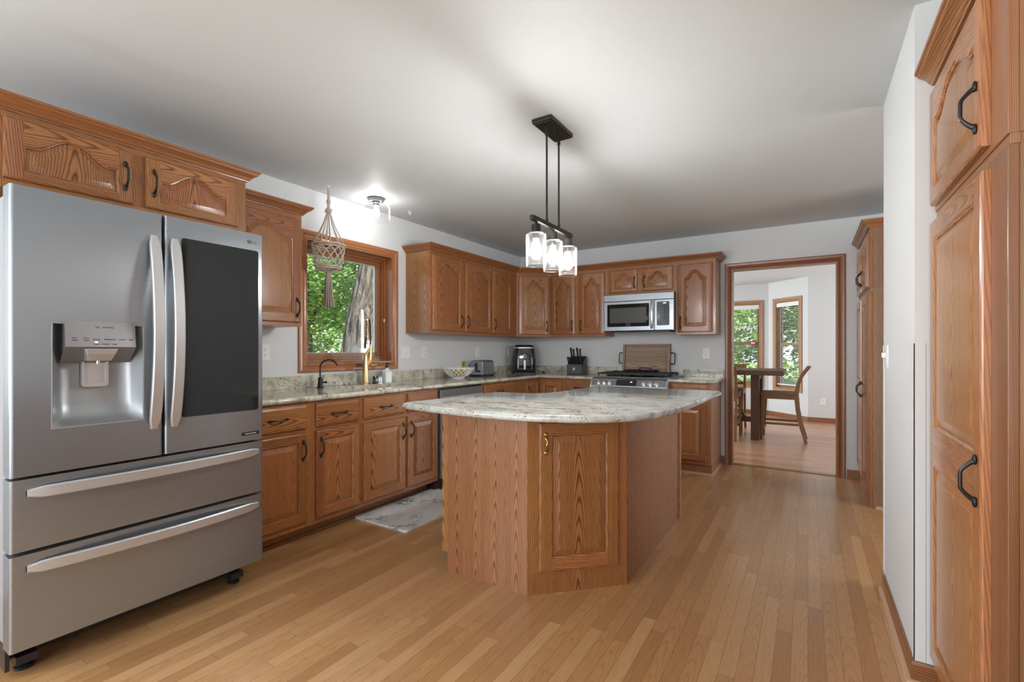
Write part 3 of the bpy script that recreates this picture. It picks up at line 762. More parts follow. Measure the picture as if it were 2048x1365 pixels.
base('base_cabinet', 'oak sink base cabinet below the gold faucet, next to the dishwasher', (XL, 2.24, 0), PI/2, 0.82,
     [('door', 0.022, 0.424, BZ[0], BZ[1], 'r'), ('door', 0.452, 0.80, BZ[0], BZ[1], 'l'), ('drawer', 0.022, 0.424, RZ[0], RZ[1], True), ('drawer', 0.452, 0.80, RZ[0], RZ[1], False)], stiles=[(0.42, 0.456)])
base('base_cabinet', 'oak base cabinet right of the dishwasher, mostly behind the island top', (XL, 3.685, 0), PI/2, 0.82-0.03,
     [('drawer', 0.03, 0.57, RZ[0], RZ[1], True), ('door', 0.03, 0.30, BZ[0], BZ[1], 'r'), ('door', 0.31, 0.57, BZ[0], BZ[1], 'l')])
# corner base with the two-leaf door (inner corner)
t = thing('corner_base_cabinet', 'oak corner base cabinet with a folding two-leaf door under the air fryer', 'cabinet', (XL, YB, 0), 0, 'oak base cabinets')
b = MB(); c2 = 0.94; dp = 0.60
b.prism([(0.001, -0.001), (0.001, -c2), (dp-.002, -c2), (dp-.002, -dp+.002), (c2, -dp+.002), (c2, -0.001)], 0.10, CZ); obj('carcass', b, OAK, t)
b = MB(); b.prism([(0.01, -0.01), (0.01, -c2), (dp-.075, -c2), (dp-.075, -dp+.075), (c2, -dp+.075), (c2, -0.01)], 0, 0.10); obj('toe_kick', b, OAKD, t)
d1 = door_part(t, 0, 0, 0.275, 0.717, 0, handle=(0.03, 0.60)); d1.location = (dp, -c2+0.045, 0.135); d1.rotation_euler = (0, 0, PI/2)
d2 = door_part(t, 0, 0, 0.275, 0.717, 0); d2.location = (dp+0.022, -dp, 0.135)
base('base_cabinet', 'narrow oak base cabinet left of the range with one drawer and one door', (-2.31, YB, 0), 0, 0.36,
     [('drawer', 0.022, 0.345, RZ[0], RZ[1], True), ('door', 0.022, 0.345, BZ[0], BZ[1], 'r')])
base('base_cabinet', 'oak base cabinet right of the range beside the doorway', (-1.165, YB, 0), 0, 0.385,
     [('drawer', 0.022, 0.345, RZ[0], RZ[1], True), ('door', 0.022, 0.345, BZ[0], BZ[1], 'l')], toe_d=0.03)
b = MB(); b.sweep([(-1.165, YB-0.57), (-0.78, YB-0.57), (-0.78, YB-0.02)], [(0, 0), (0.014, 0), (0.012, 0.014), (0, 0.018)]); struct('trim_4', b, SHOE)
b = MB(); b.sweep([(XL+0.480, 1.41), (XL+0.480, 3.05)], [(0, 0), (0.014, 0), (0.012, 0.014), (0, 0.018)]); struct('trim_5', b, OAKD)

# ---- tall cabinets --------------------------------------------------
def tall(label, loc, rz, w, d, cols, zsplit, group, near_gap=0.0, hside='r', crown_h=2.135):
    t = thing('pantry_cabinet', label, 'cabinet', loc, rz, group); ff = 0.019
    b = MB()
    uo = 0.02 if len(cols) > 1 else 0.5
    b.box(0, w, -d+ff, 0, 0.0, zsplit-0.012, uo=uo); b.box(0, w, -d+ff, 0, zsplit+0.012, crown_h, uo=uo)
    b.box(0.004, w-0.004, -d+ff+.001, 0, zsplit-0.012, zsplit+0.012)
    obj('carcass', b, OAKS if len(cols) > 1 else OAKF, t)
    b = MB(); sw = 0.045
    xs = [0, w]
    for z0, z1 in ((0.10, zsplit-0.012), (zsplit+0.012, crown_h)):
        b.box(0, cols[0][0]+.012, -d, -d+ff, z0, z1); b.box(cols[-1][1]-.012, w, -d, -d+ff, z0, z1, uo=.25)
        if len(cols) > 1: b.box(w/2-.03, w/2+.03, -d, -d+ff, z0, z1)
        b.box(cols[0][0]+.012, cols[-1][1]-.012, -d+.0005, -d+ff, z0, z0+0.04, 'x'); b.box(cols[0][0]+.012, cols[-1][1]-.012, -d+.0005, -d+ff, z1-0.05, z1, 'x')
    b.box(0, w, -d+0.004, -d+ff, zsplit-0.012, zsplit+0.012, 'x')
    obj('face_frame', b, OAKF if len(cols) == 1 else OAK, t, bev=0.0015)
    b = MB(); b.box(0.003, w-0.003, -d+0.003, -d+0.018, 0.0005, 0.10, 'x'); obj('toe_kick', b, OAKD, t)
    for x0, x1, hd in cols:
        ww = x1-x0; hx = 0.03 if hd == 'l' else ww-0.03
        dh = crown_h-0.04-(zsplit+0.028)
        door_part(t, x0, zsplit+0.028, ww, dh, -d, A=0.06 if dh < .45 else .07, handle=(hx, 0.11), mat=OAKP, rail=0.05)
        lh = zsplit-0.03-0.125; r1 = 0.806-0.125; r2 = 0.938-0.125
        door_part(t, x0, 0.125, ww, lh, -d, openings=[(0.062, r1, 0), (r2, lh-0.062, 0)], handle=(hx, 0.745), mat=OAKP)
    return t
# right side: local x -> -Y, local -y -> -X, so the wall is at the far X
tall('very tall oak pantry cabinet at the right edge, closest to the camera', (1.0, 2.205, 0), -PI/2, 0.715, 0.62, [(0.025, 0.600, 'r')], 1.675, 'oak pantry cabinets', hside='r')
crown('crown_moulding', 'oak crown moulding on the near pantry cabinet at the right edge', [(0.38, 2.205), (0.38, 1.49), (0.99, 1.49)], 2.135, side=1)
tall('tall oak pantry cabinet right of the doorway, behind the white wall end', (1.01, YB-0.004, 0), -PI/2, 0.91, 0.61, [(0.03, 0.43, 'r'), (0.47, 0.88, 'l')], 1.66, 'oak pantry cabinets')
crown('crown_moulding', 'oak crown moulding on the far pantry cabinet beside the doorway', [(0.40, YB-0.005), (0.40, YB-0.914), (1.01, YB-0.914)], 2.135, side=1)
b = MB(); b.sweep([(0.45, YB-0.03), (0.45, YB-0.914), (1.0, YB-0.914)], [(0, 0), (0.014, 0), (0.012, 0.014), (0, 0.018)]); struct('trim_6', b, SHOE)
# short run of counter on the right, past the pantry
t = cabinet('base_cabinet', 'oak base cabinet at the right edge, nearly all outside the frame', 'cabinet', (1.0, 1.08, 0), -PI/2, 0.9, 0.60, 0, CZ, [(0, .03, .1, CZ), (.87, .9, .1, CZ)], [(.03, .87, CZ-.03, CZ)], 'oak base cabinets', toe=0.1)
# ------------------------------------------------------------------ worktops
GZ0, GZ1 = 0.880, 0.915
NOSE = [(0.0, GZ0), (0.004, GZ0), (0.012, GZ0+0.004), (0.018, GZ0+0.012), (0.019, GZ0+0.020), (0.015, GZ0+0.030), (0.007, GZ1-0.0006), (0.0, GZ1)]
def rrect(x0, x1, y0, y1, r, n=6):
    p = []
    for cx, cy, a in ((x1-r, y1-r, 0), (x0+r, y1-r, PI/2), (x0+r, y0+r, PI), (x1-r, y0+r, 3*PI/2)):
        for k in range(n+1): p.append((cx+r*math.cos(a+PI/2*k/n), cy+r*math.sin(a+PI/2*k/n)))
    return p
E0 = XL+0.618; E1 = YB-0.618
b = MB()
def flat(x0, x1, y0, y1, z=GZ1): b.face([(x0, y0, z), (x1, y0, z), (x1, y1, z), (x0, y1, z)])
SX0, SX1, SY0, SY1 = -3.085, -2.735, 2.31, 2.95
flat(XL, E0, 1.392, 2.20); flat(XL, E0, 3.06, YB); flat(E0, -1.957, E1, YB)
hole = rrect(SX0, SX1, SY0, SY1, 0.09)
def onrect(px, py):
    cx, cy = (XL+E0)/2, (2.20+3.06)/2; hx, hy = (E0-XL)/2, 0.43
    dx, dy = px-cx, py-cy; s = min(hx/abs(dx) if dx else 1e9, hy/abs(dy) if dy else 1e9); return (cx+dx*s, cy+dy*s)
H = list(hole); n = len(H)
corners = [(XL, 2.20), (E0, 2.20), (E0, 3.06), (XL, 3.06)]
for i in range(n):
    a, c = H[i], H[(i+1) % n]; A, Cc = onrect(*a), onrect(*c)
    pts = [(a[0], a[1], GZ1), (A[0], A[1], GZ1)]
    if abs(A[0]-Cc[0]) > 1e-6 and abs(A[1]-Cc[1]) > 1e-6:
        k = min(corners, key=lambda q: math.dist(q, A)+math.dist(q, Cc)); pts.append((k[0], k[1], GZ1))
    pts += [(Cc[0], Cc[1], GZ1), (c[0], c[1], GZ1)]; b.face(pts)
    b.face([(a[0], a[1], GZ1), (c[0], c[1], GZ1), (c[0], c[1], GZ0), (a[0], a[1], GZ0)], sm=True)
for x0, x1, y0, y1 in ((XL, E0, 1.392, 2.20), (XL, E0, 3.06, YB), (E0, -1.957, E1, YB)): flat(x0, x1, y0, y1, GZ0)
b.sweep([(E0, 1.392), (E0, E1), (-1.957, E1)], NOSE, sm=True)
b.face([(-1.957, E1, GZ0), (-1.957, YB, GZ0), (-1.957, YB, GZ1), (-1.957, E1, GZ1)])
ct = obj('worktop', b, GRAN, label='long L-shaped granite worktop running under the window and around the corner', cat='countertop', merge='keep')
b = MB(); b.box(XL+0.001, XL+0.021, 1.392, YB-0.001, GZ1, 1.008); obj('backsplash', b, GRAN, ct, bev=0.002)
b = MB(); b.box(XL+0.021, -1.915, YB-0.021, YB-0.001, GZ1, 1.003); obj('backsplash', b, GRAN, ct, bev=0.002)
# right of the range
b = MB(); out = [(-1.163, YB), (-1.163, E1), (-0.75, E1), (-0.75, YB)]
b.face([(x, y, GZ1) for x, y in out]); b.face([(x, y, GZ0) for x, y in out])
b.sweep([(-1.163, E1), (-0.755, E1), (-0.755, YB-.001)], NOSE, sm=True); b.face([(-1.163, E1, GZ0), (-1.163, YB, GZ0), (-1.163, YB, GZ1), (-1.163, E1, GZ1)])
ct2 = obj('worktop', b, GRAN, label='short granite worktop right of the range, beside the doorway', cat='countertop')
b = MB(); b.box(-1.163, -0.752, YB-0.021, YB-0.001, GZ1, 1.000); obj('backsplash', b, GRAN, ct2, bev=0.002)
# right edge
b = MB(); out = [(1.0, 0.15), (0.303, 0.15), (0.303, 1.06), (1.0, 1.06)]
b.face([(x, y, GZ1) for x, y in out]); b.face([(x, y, GZ0) for x, y in out]); b.sweep([(1.0, 1.06), (0.303, 1.06), (0.303, 0.15), (1.0, 0.15)], NOSE, side=-1, sm=True)
obj('worktop', b, GRAN, label='corner of a granite worktop just showing at the right edge of the picture', cat='countertop')

# undermount sink
b = MB(); loops = []
for d, z, r in ((-0.004, GZ0-0.001, .092), (-0.004, 0.86, .092), (0.004, 0.74, .085), (0.02, 0.705, .075), (0.06, 0.698, .06), (0.13, 0.695, .03)):
    loops.append([(x, y, z) for x, y in rrect(SX0+d, SX1-d, SY0+d, SY1-d, r)])
b.loft(loops, cap=(False, True)); obj('sink', b, STEELD, label='undermount sink bowl set into the granite under the window', cat='sink')

# ------------------------------------------------------------------ refrigerator
t = thing('refrigerator', 'large stainless steel french-door refrigerator with water dispenser at the left', 'refrigerator', (XL+0.03, 0.472, 0), PI/2)
FW = 0.91; YD = -0.852
b = MB(); b.box(0.008, FW-0.008, -0.755, 0, 0.125, 1.765); b.box(0.02, FW-0.02, -0.77, -0.755, 0.14, 1.75); obj('case', b, CASE, t, bev=0.004)
b = MB(); b.box(0.02, FW-0.02, -0.66, -0.02, 0.03, 0.125); b.box(0.008, 0.02, -0.755, -0.02, 0.03, 0.125); obj('base', b, BLACKP, t)
for hx in (0.03, 0.76):
    b = MB(); b.box(hx, hx+0.12, -0.83, -0.70, 1.766, 1.79); obj('hinge_cover', b, CASE, t, bev=0.005)
dx0, dx1, dz0, dz1 = 0.112, 0.392, 0.912, 1.300
# left door with a recess for the dispenser
def fdoor(x0, x1, z0, z1, hole=None):
    b = MB(); r = 0.010; yb = -0.772
    def sect(z):   # outline in plan, rounded vertical edges
        p = [(x0, yb)]
        for k in range(5): a = PI+PI/2*k/4; p.append((x0+r+r*math.cos(a), YD+r+r*math.sin(a)))
        for k in range(5): a = 3*PI/2+PI/2*k/4; p.append((x1-r+r*math.cos(a), YD+r+r*math.sin(a)))
        p.append((x1, yb)); return p
    P = sect(0)
    for i in range(len(P)-1):
        a, c = P[i], P[i+1]
        if hole and i == 5: continue
        b.face([(a[0], a[1], z0), (c[0], c[1], z0), (c[0], c[1], z1), (a[0], a[1], z1)], sm=True)
    b.face([(p[0], p[1], z0) for p in P]); b.face([(p[0], p[1], z1) for p in P]); b.face([(x0, yb, z0), (x1, yb, z0), (x1, yb, z1), (x0, yb, z1)])
    if hole:
        hx0, hx1, hz0, hz1, dep = hole; xa, xb = x0+r, x1-r
        X = [xa, hx0, hx1, xb]; Z = [z0, hz0, hz1, z1]
        for i in range(3):
            for k in range(3):
                if i == 1 and k == 1: continue
                b.face([(X[i], YD, Z[k]), (X[i+1], YD, Z[k]), (X[i+1], YD, Z[k+1]), (X[i], YD, Z[k+1])], sm=True)
    return b
b = fdoor(0.0, 0.464, 0.748, 1.787, (dx0, dx1, dz0, dz1, 0.075))
door = obj('door', b, STEEL, t, sharp=60)
# cavity: curved back, its own part
b = MB(); L = []
for z, dep in ((dz1, 0.070), (1.10, 0.070), (0.99, 0.066), (0.945, 0.052), (0.922, 0.025), (dz0, 0.0)):
    row = []
    for k in range(13):
        u = k/12; s = min(1.0, math.sin(PI*u)*2.2); row.append((dx0+(dx1-dx0)*u, YD+dep*(s**0.7 if s > 0 else 0), z))
    L.append(row)
b.loft(L, cap=(False, False), closed=False); obj('dispenser_recess', b, simple('satin_grey_recess', (0.36, 0.38, 0.40), 0.38, 0.6), door, sharp=70)
b = MB(); b.face([(dx0, YD, dz1), (dx1, YD, dz1), (dx1, YD+.075, dz1), (dx0, YD+.075, dz1)])
b.box(dx0-.002, dx1+.002, YD-.002, YD+0.001, dz0-.004, dz0-.001); b.box(dx0-.004, dx0-.001, YD-.002, YD+.001, dz0-.004, dz1); b.box(dx1+.001, dx1+.004, YD-.002, YD+.001, dz0-.004, dz1)
obj('recess_trim', b, STEELH, door)
# control panel
b = MB(); px0, px1 = 0.143, 0.362
b.face([(px0, YD-0.020, 1.213), (px1, YD-0.020, 1.213), (px1, YD-0.006, 1.312), (px0, YD-0.006, 1.312)])
b.face([(px0, YD-0.006, 1.312), (px1, YD-0.006, 1.312), (px1, YD, 1.312), (px0, YD, 1.312)])
b.face([(px0, YD-0.020, 1.213), (px0, YD-0.006, 1.312), (px0, YD+0.03, 1.312), (px0, YD+0.05, 1.150), (px0, YD-0.012, 1.205)])
b.face([(px1, YD-0.020, 1.213), (px1, YD-0.006, 1.312), (px1, YD+0.03, 1.312), (px1, YD+0.05, 1.150), (px1, YD-0.012, 1.205)])
b.face([(px0, YD-0.020, 1.213), (px1, YD-0.020, 1.213), (px1, YD-0.012, 1.205), (px0, YD-0.012, 1.205)])
b.face([(px0, YD-0.012, 1.205), (px1, YD-0.012, 1.205), (px1, YD+0.05, 1.150), (px0, YD+0.05, 1.150)])
cp = obj('control_panel', b, STEELD, door)
for tx, s, fx, fz in (('Freezer', .0075, .235, 1.243), ('Refrigerator', .0075, .277, 1.243), ('Filter', .0065, .170, 1.247), ('Water', .0065, .170, 1.238), ('Smart', .0065, .204, 1.247), ('Wi-Fi', .0065, .204, 1.238), ('Ice Plus', .0065, .316, 1.243), ('Light', .0065, .346, 1.243),
                      ('LG', .010, .240, 1.290), ('Linear Cooling', .006, .272, 1.290), ('Water', .0065, .235, 1.224), ('Crushed', .0065, .262, 1.224), ('Cubed', .0065, .29, 1.224)):
    al = (fz-1.213)/0.099; text(tx, s, BLACKP, cp, (fx, YD-0.0207+0.014*al, fz), (PI/2-0.14, 0, 0))
b = MB(); b.box(0.230, 0.238, YD-0.0192, YD-0.016, 1.229, 1.233); obj('indicator_light', b, LED, cp)
b = MB(); c0 = 0.250
b.loft([[(c0-.052, YD-0.024, 1.206), (c0+.052, YD-0.024, 1.206), (c0+.052, YD+.03, 1.206), (c0-.052, YD+.03, 1.206)],
        [(c0-.045, YD-0.020, 1.186), (c0+.045, YD-0.020, 1.186), (c0+.045, YD+.03, 1.186), (c0-.045, YD+.03, 1.186)],
        [(c0-.038, YD+0.004, 1.158), (c0+.038, YD+0.004, 1.158), (c0+.038, YD+.04, 1.158), (c0-.038, YD+.04, 1.158)]], sm=False)
obj('nozzle_housing', b, STEELH, door, bev=0.003)
b = MB(); b.lathe([(0.0, 1.146), (.006, 1.146), (.007, 1.16), (0, 1.161)], (c0, YD+.02, 0), 12); obj('nozzle', b, CHROME, door)
b = MB()
o1 = rrect(c0-.042, c0+.042, 1.055, 1.170, .012, 4); i1 = rrect(c0-.034, c0+.034, 1.073, 1.165, .008, 4)
b.loft([[(x, YD+.062, z) for x, z in o1], [(x, YD+.045, z) for x, z in o1], [(x, YD+.045, z) for x, z in i1], [(x, YD+.054, z) for x, z in i1]], cap=(True, True), sm=False)
obj('paddle', b, STEELH, door)
# right door with dark glass
b = fdoor(0.473, FW, 0.748, 1.787); door2 = obj('door', b, STEEL, t, sharp=60)
b = MB(); o1 = rrect(0.536, 0.884, 0.900, 1.702, 0.012, 4)
b.loft([[(x, YD+.001, z) for x, z in o1], [(x, YD-.003, z) for x, z in o1]], sm=False); obj('glass_panel', b, BGLASS, door2, bev=0.001)
LOGO = simple('logo_grey', (0.06, 0.06, 0.065), 0.4)
text('LG', 0.022, LOGO, door2, (0.862, YD-.0008, 1.742))
b = MB(); b.lathe([(0, 0), (.0095, 0), (.0095, .0015), (0, .0015)], (0.838, YD, 1.742), 20, mat=Matrix.Rotation(PI/2, 4, 'X')); obj('logo', b, LOGO, door2)
b = MB(); b.box(0.800, 0.888, YD-0.001, YD, 0.776, 0.793); bd = obj('badge', b, BLACKP, door2)
text('Inverter Linear', 0.009, WHITE, bd, (0.846, YD-.0014, 0.7845))
# curved door handles
def bar(axis, p0, p1, c, w, th, out, n=22):
    """blade handle; axis 'z' vertical or 'x' horizontal; c = fixed coordinate"""
    b = MB(); L = []
    for i in range(n+1):
        s = i/n; q = p0+(p1-p0)*s; y = YD-0.012-out*(math.sin(PI*s)**0.75)
        k = 1.0-0.45*(abs(2*s-1)**24)
        if axis == 'z': L.append([(c-w/2*k, y+th, q), (c-w/2*k, y+.003, q), (c-w/2*k+.004, y, q), (c+w/2*k-.004, y, q), (c+w/2*k, y+.003, q), (c+w/2*k, y+th, q)])
        else: L.append([(q, y+th, c-w/2*k), (q, y+.003, c-w/2*k), (q, y, c-w/2*k+.004), (q, y, c+w/2*k-.004), (q, y+.003, c+w/2*k), (q, y+th, c+w/2*k)])
    b.loft(L, sm=True)
    # mounting feet
    for q in (p0+0.012*(1 if p1 > p0 else -1), p1-0.012):
        if axis == 'z': b.box(c-w*.3, c+w*.3, YD-0.011, YD, q-.012, q+.012)
        else: b.box(q-.012, q+.012, YD-0.011, YD, c-w*.3, c+w*.3)
    return b
obj('handle', bar('z', 0.865, 1.690, 0.430, 0.042, 0.013, 0.052), STEELH, door, sharp=30)
hb = obj('handle', bar('z', 0.865, 1.690, 0.507, 0.042, 0.013, 0.052), STEELH, door2, sharp=30)
for z0, z1, hz in ((0.482, 0.738, 0.688), (0.130, 0.468, 0.418)):
    b = fdoor(0.0, FW, z0, z1); dr = obj('freezer_drawer', b, STEEL, t, sharp=60)
    obj('handle', bar('x', 0.042, 0.882, hz, 0.042, 0.014, 0.038), STEELH, dr, sharp=30)
b = MB(); b.box(0.02, FW-0.02, -0.80, -0.772, 0.735, 0.752); obj('gap_seal', b, BLACKP, t)
for x in (0.07, FW-0.07):
    b = MB(); b.lathe([(0, 0), (.028, 0), (.03, .01), (.02, .016), (.012, .02), (.012, .06)], (x, -0.70, 0), 16); b.box(x-.03, x+.03, -0.74, -0.55, 0.03, 0.06)
    obj('foot', b, BLACKP, t)

# ------------------------------------------------------------------ dishwasher
t = thing('dishwasher', 'dark stainless dishwasher between the sink cabinet and the corner, half hidden by the island', 'dishwasher', (XL+0.04, 3.067, 0), PI/2)
b = MB(); b.box(0, 0.61, -0.55, 0, 0.09, 0.872); obj('case', b, BLACKP, t)
b = MB(); b.box(0.004, 0.606, -0.590, -0.55, 0.115, 0.775); b.box(0.004, 0.606, -0.585, -0.55, 0.775, 0.862); d = obj('door', b, STEELD, t, bev=0.004)
b = MB(); b.box(0.03, 0.58, -0.610, -0.586, 0.785, 0.800); obj('handle', b, STEELH, d, bev=0.004)
b = MB(); b.box(0.0, 0.61, -0.52, -0.45, 0.0, 0.09); obj('toe_kick', b, BLACKP, t)

# ------------------------------------------------------------------ range
RX0, RX1 = -1.952, -1.168; RW = RX1-RX0
t = thing('gas_range', 'stainless gas range with six front knobs and black cast-iron grates', 'stove', (RX0, YB-0.02, 0), 0)
b = MB(); b.box(0.004, RW-0.004, -0.62, 0, 0.03, 0.900); obj('case', b, STEELD, t)
b = MB(); b.box(-0.012, RW+0.012, -0.625, 0.0, 0.9156, 0.923); b.box(0.004, RW-0.004, -0.625, 0.0, 0.900, 0.9156); ck = obj('cooktop', b, STEEL, t, bev=0.003)
b = MB(); b.box(0.04, RW-0.04, -0.59, -0.03, 0.9222, 0.926); obj('burner_tray', b, BLACKG, ck)
# sloped control panel
SEC = [(-0.60, 0.918), (-0.640, 0.916), (-0.668, 0.900), (-0.705, 0.835), (-0.708, 0.815), (-0.700, 0.800), (-0.62, 0.795)]
b = MB(); b.loft([[(x, y, z) for y, z in SEC] for x in (0.0, RW)], sm=False); cpn = obj('control_panel', b, STEEL, t, bev=0.004)
for x0 in (-0.008, RW-0.006):
    b = MB(); b.loft([[(x, y+(-.006 if y < -.62 else 0), z+(0.004 if z > .9 else -.004)) for y, z in SEC] for x in (x0, x0+0.014)], sm=False); obj('end_cap', b, STEELH, cpn, bev=0.004)
pn = Vector((0, -(0.900-0.835), (-0.668+0.705)*-1)); 
ta = math.atan2(0.037, 0.065)   # tilt of the sloped face from vertical
def onpanel(x, s):   # s 0 bottom .. 1 top of the sloped face
    return (x, -0.705+0.037*s, 0.835+0.065*s)
RM = Matrix.Rotation(PI/2-ta, 4, 'X')
for x in (0.075, 0.135, 0.195, 0.555, 0.620, 0.685):
    b = MB(); b.lathe([(0, -0.001), (.027, -0.001), (.027, .004), (.023, .006), (.0215, .020), (.019, .0215), (0, .0215)], (0, 0, 0), 20)
    b.box(-.004, .004, -.018, .018, .0215, .029)
    b.xf(RM); k = obj('knob', b, CHROME, cpn, onpanel(x, 0.45), sharp=35)
b = MB(); p = [onpanel(0.275, 0.05), onpanel(0.485, 0.05), onpanel(0.485, 0.95), onpanel(0.275, 0.95)]; nrm = Vector((0, -math.cos(ta), math.sin(ta)))
b.loft([p, [tuple(Vector(q)+nrm*0.0025) for q in p]], sm=False); ds = obj('display', b, BLACKG, cpn)
tm = text('1:47', 0.012, LED, ds, tuple(Vector(onpanel(0.43, 0.6))+nrm*0.003), (PI/2-ta, 0, 0))
b = MB(); b.box(0.008, RW-0.008, -0.655, -0.62, 0.20, 0.790); od = obj('oven_door', b, STEEL, t, bev=0.006)
b = MB(); b.box(0.12, RW-0.12, -0.6565, -0.655, 0.34, 0.66); obj('window', b, BLACKG, od)
b = MB(); b.tube([(0.05, -0.655, 0.745), (0.05, -0.70, 0.745), (RW-.05, -0.70, 0.745), (RW-.05, -0.655, 0.745)], 0.011, 10); obj('handle', b, STEELH, od)
b = MB(); b.box(0.008, RW-0.008, -0.65, -0.62, 0.06, 0.19); obj('drawer', b, STEEL, t, bev=0.005)
b = MB(); b.box(0.02, RW-0.02, -0.60, -0.05, 0.0, 0.03); obj('plinth', b, BLACKP, t)
for bx, by, br in ((0.14, -0.44, .045), (0.14, -0.17, .036), (0.385, -0.31, .05), (0.63, -0.44, .05), (0.63, -0.17, .036)):
    b = MB(); b.lathe([(0, 0), (br, 0), (br, .008), (br*.8, .010), (br*.8, .018), (br*.6, .022), (0, .022)], (bx, by, 0.926), 20); obj('burner', b, IRON, ck)
# three grates
for gx0, gx1 in ((0.03, 0.265), (0.27, 0.505), (0.51, 0.745)):
    b = MB(); gy0, gy1 = -0.585, -0.035; z0, z1 = 0.948, 0.962
    for y in (gy0, gy1-.012): b.box(gx0, gx1, y, y+.012, z0-.004, z1)
    for x in (gx0, gx1-.012): b.box(x, x+.012, gy0, gy1, z0-.004, z1)
    xm = (gx0+gx1)/2; b.box(xm-.005, xm+.005, gy0, gy1, z0, z1); b.box(gx0, gx1, -0.315, -0.303, z0, z1)
    for yy in (-0.45, -0.17): b.box(gx0, gx1, yy-.005, yy+.005, z0, z1)
    for xx in ((gx0*3+xm)/4+.02, (gx1*3+xm)/4-.02): b.box(xx-.004, xx+.004, gy0, gy1, z0+.002, z1-.002)
    for x in (gx0+.003, gx1-.015):
        for y in (gy0, -0.315, gy1-.012): b.box(x, x+.012, y, y+.012, 0.926, z0)
    obj('grate', b, IRON, ck, bev=0.0015)
# griddle pan on the rear burners
t = thing('griddle_pan', 'black cast-iron griddle with a raised end handle on the rear of the range grates', 'pan', (-1.57, 5.21, 0.9625), 0)
b = MB(); b.loft([[(x, y, 0) for x, y in rrect(-.16, .16, -.11, .11, .03)], [(x, y, .018) for x, y in rrect(-.175, .175, -.122, .122, .035)], [(x, y, .018) for x, y in rrect(-.167, .167, -.114, .114, .03)], [(x, y, .008) for x, y in rrect(-.158, .158, -.107, .107, .03)]], sm=False)
obj('pan', b, IRON, t)
b = MB(); b.tube([(0.00, -.118, .012), (0.02, -.125, .035), (0.05, -.128, .048), (0.12, -.128, .048), (0.15, -.125, .035), (0.16, -.118, .012)], 0.006, 8); obj('handle', b, IRON, t)

# ------------------------------------------------------------------ microwave
t = thing('microwave', 'stainless over-the-range microwave mounted under the short cabinet', 'microwave', (-1.935, YB-0.005, 1.412), 0)
MW, MH, MD = 0.760, 0.396, -0.380
b = MB(); b.box(0, MW, MD+0.03, 0, 0.0, MH); b.box(0.06, MW-0.06, MD+.06, -0.05, -0.012, 0); obj('case', b, BLACKP, t, bev=0.002)
b = MB(); b.box(0, MW, MD-0.002, MD+0.03, MH-0.072, MH); obj('vent_panel', b, STEEL, t, bev=0.003)
b = MB(); b.box(0, 0.558, MD, MD+0.03, 0.0, MH-0.074); dm = obj('door', b, STEEL, t, bev=0.004)
b = MB(); b.loft([[(x, MD-.001, z) for x, z in rrect(.04, .505, .045, .292, .01, 4)], [(x, MD-.003, z) for x, z in rrect(.04, .505, .045, .292, .01, 4)]], sm=False)
obj('window', b, BGLASS, dm)
b = MB(); b.box(.07, .475, MD-.0034, MD-.003, .085, .25); obj('window_screen', b, simple('mesh_screen', (0.085, 0.09, 0.088), 0.18, 0.0), dm)
b = MB(); pp = [(0.278+.022*math.cos(a*PI/12), MD-.0036, .066+.011*math.sin(a*PI/12)) for a in range(24)]; b.tube(pp, .0012, 5, closed=True); obj('logo', b, STEELH, dm)
b = MB(); L = []
for i in range(17):
    s = i/16; z = 0.018+0.295*s; y = MD-0.004-0.034*math.sin(PI*s)**0.7; L.append([(0.520, y+.012, z), (0.520, y+.002, z), (0.526, y, z), (0.544, y, z), (0.550, y+.002, z), (0.550, y+.012, z)])
b.loft(L); obj('handle', b, STEELH, dm, sharp=40)
b = MB(); b.box(0.561, MW, MD, MD+0.03, 0.0, MH-0.074); cm = obj('control_panel', b, STEEL, t, bev=0.004)
b = MB(); b.loft([[(x, MD-.001, z) for x, z in rrect(.585, .715, .05, .300, .01, 4)], [(x, MD-.003, z) for x, z in rrect(.585, .715, .05, .300, .01, 4)]], sm=False); kp = obj('keypad', b, BLACKG, cm)
text('1:47', 0.019, CLOCK, kp, (0.665, MD-.0034, 0.282))
for r in range(6):
    for c in range(3):
        b = MB(); b.box(.604+c*.038, .620+c*.038, MD-.0032, MD-.003, .075+r*.030, .077+r*.030)
        if r*3+c < 18: obj('button', b, CASE, kp)

# ------------------------------------------------------------------ island
t = thing('kitchen_island', 'oak kitchen island with an angled front door, in the middle of the kitchen', 'island', (0, 0, 0), 0)
ISL = [(-1.664, 2.0), (-1.163, 2.0), (-0.785, 2.367), (-0.785, 3.545), (-1.38, 3.545), (-1.38, 2.66), (-1.664, 2.66)]
b = MB(); I2 = [(-1.66, 2.012), (-1.168, 2.012), (-0.797, 2.372), (-0.797, 3.54), (-1.375, 3.54), (-1.375, 2.655), (-1.66, 2.655)]
b.prism([(x, y) for x, y in I2], 0.0, CZ, caps=True); obj('carcass', b, OAK, t)
b = MB(); b.box(-1.664, -1.163, 2.0, 2.012, 0.0, CZ, uo=0.0); b.box(-1.700, -1.664, 2.0, 2.02, 0.103, CZ, uo=0.2); obj('side_panel', b, OAKV, t)
b = MB(); b.box(-0.797, -0.785, 2.372, 3.50, 0.0, CZ, uo=0.05); b.box(-0.797, -0.776, 3.50, 3.545, 0.0, CZ, uo=.2); obj('side_panel', b, OAKV, t)
b = MB(); b.box(-1.70, -1.662, 2.02, 2.655, 0.103, CZ); obj('cabinet_front', b, OAK, t)
for (y0, y1) in ((2.035, 2.33), (2.345, 2.64)):
    d = door_part(t, 0, 0, y1-y0, 0.72, 0, handle=(0.03, 0.6)); d.location = (-1.70, y1, 0.13); d.rotation_euler = (0, 0, -PI/2)
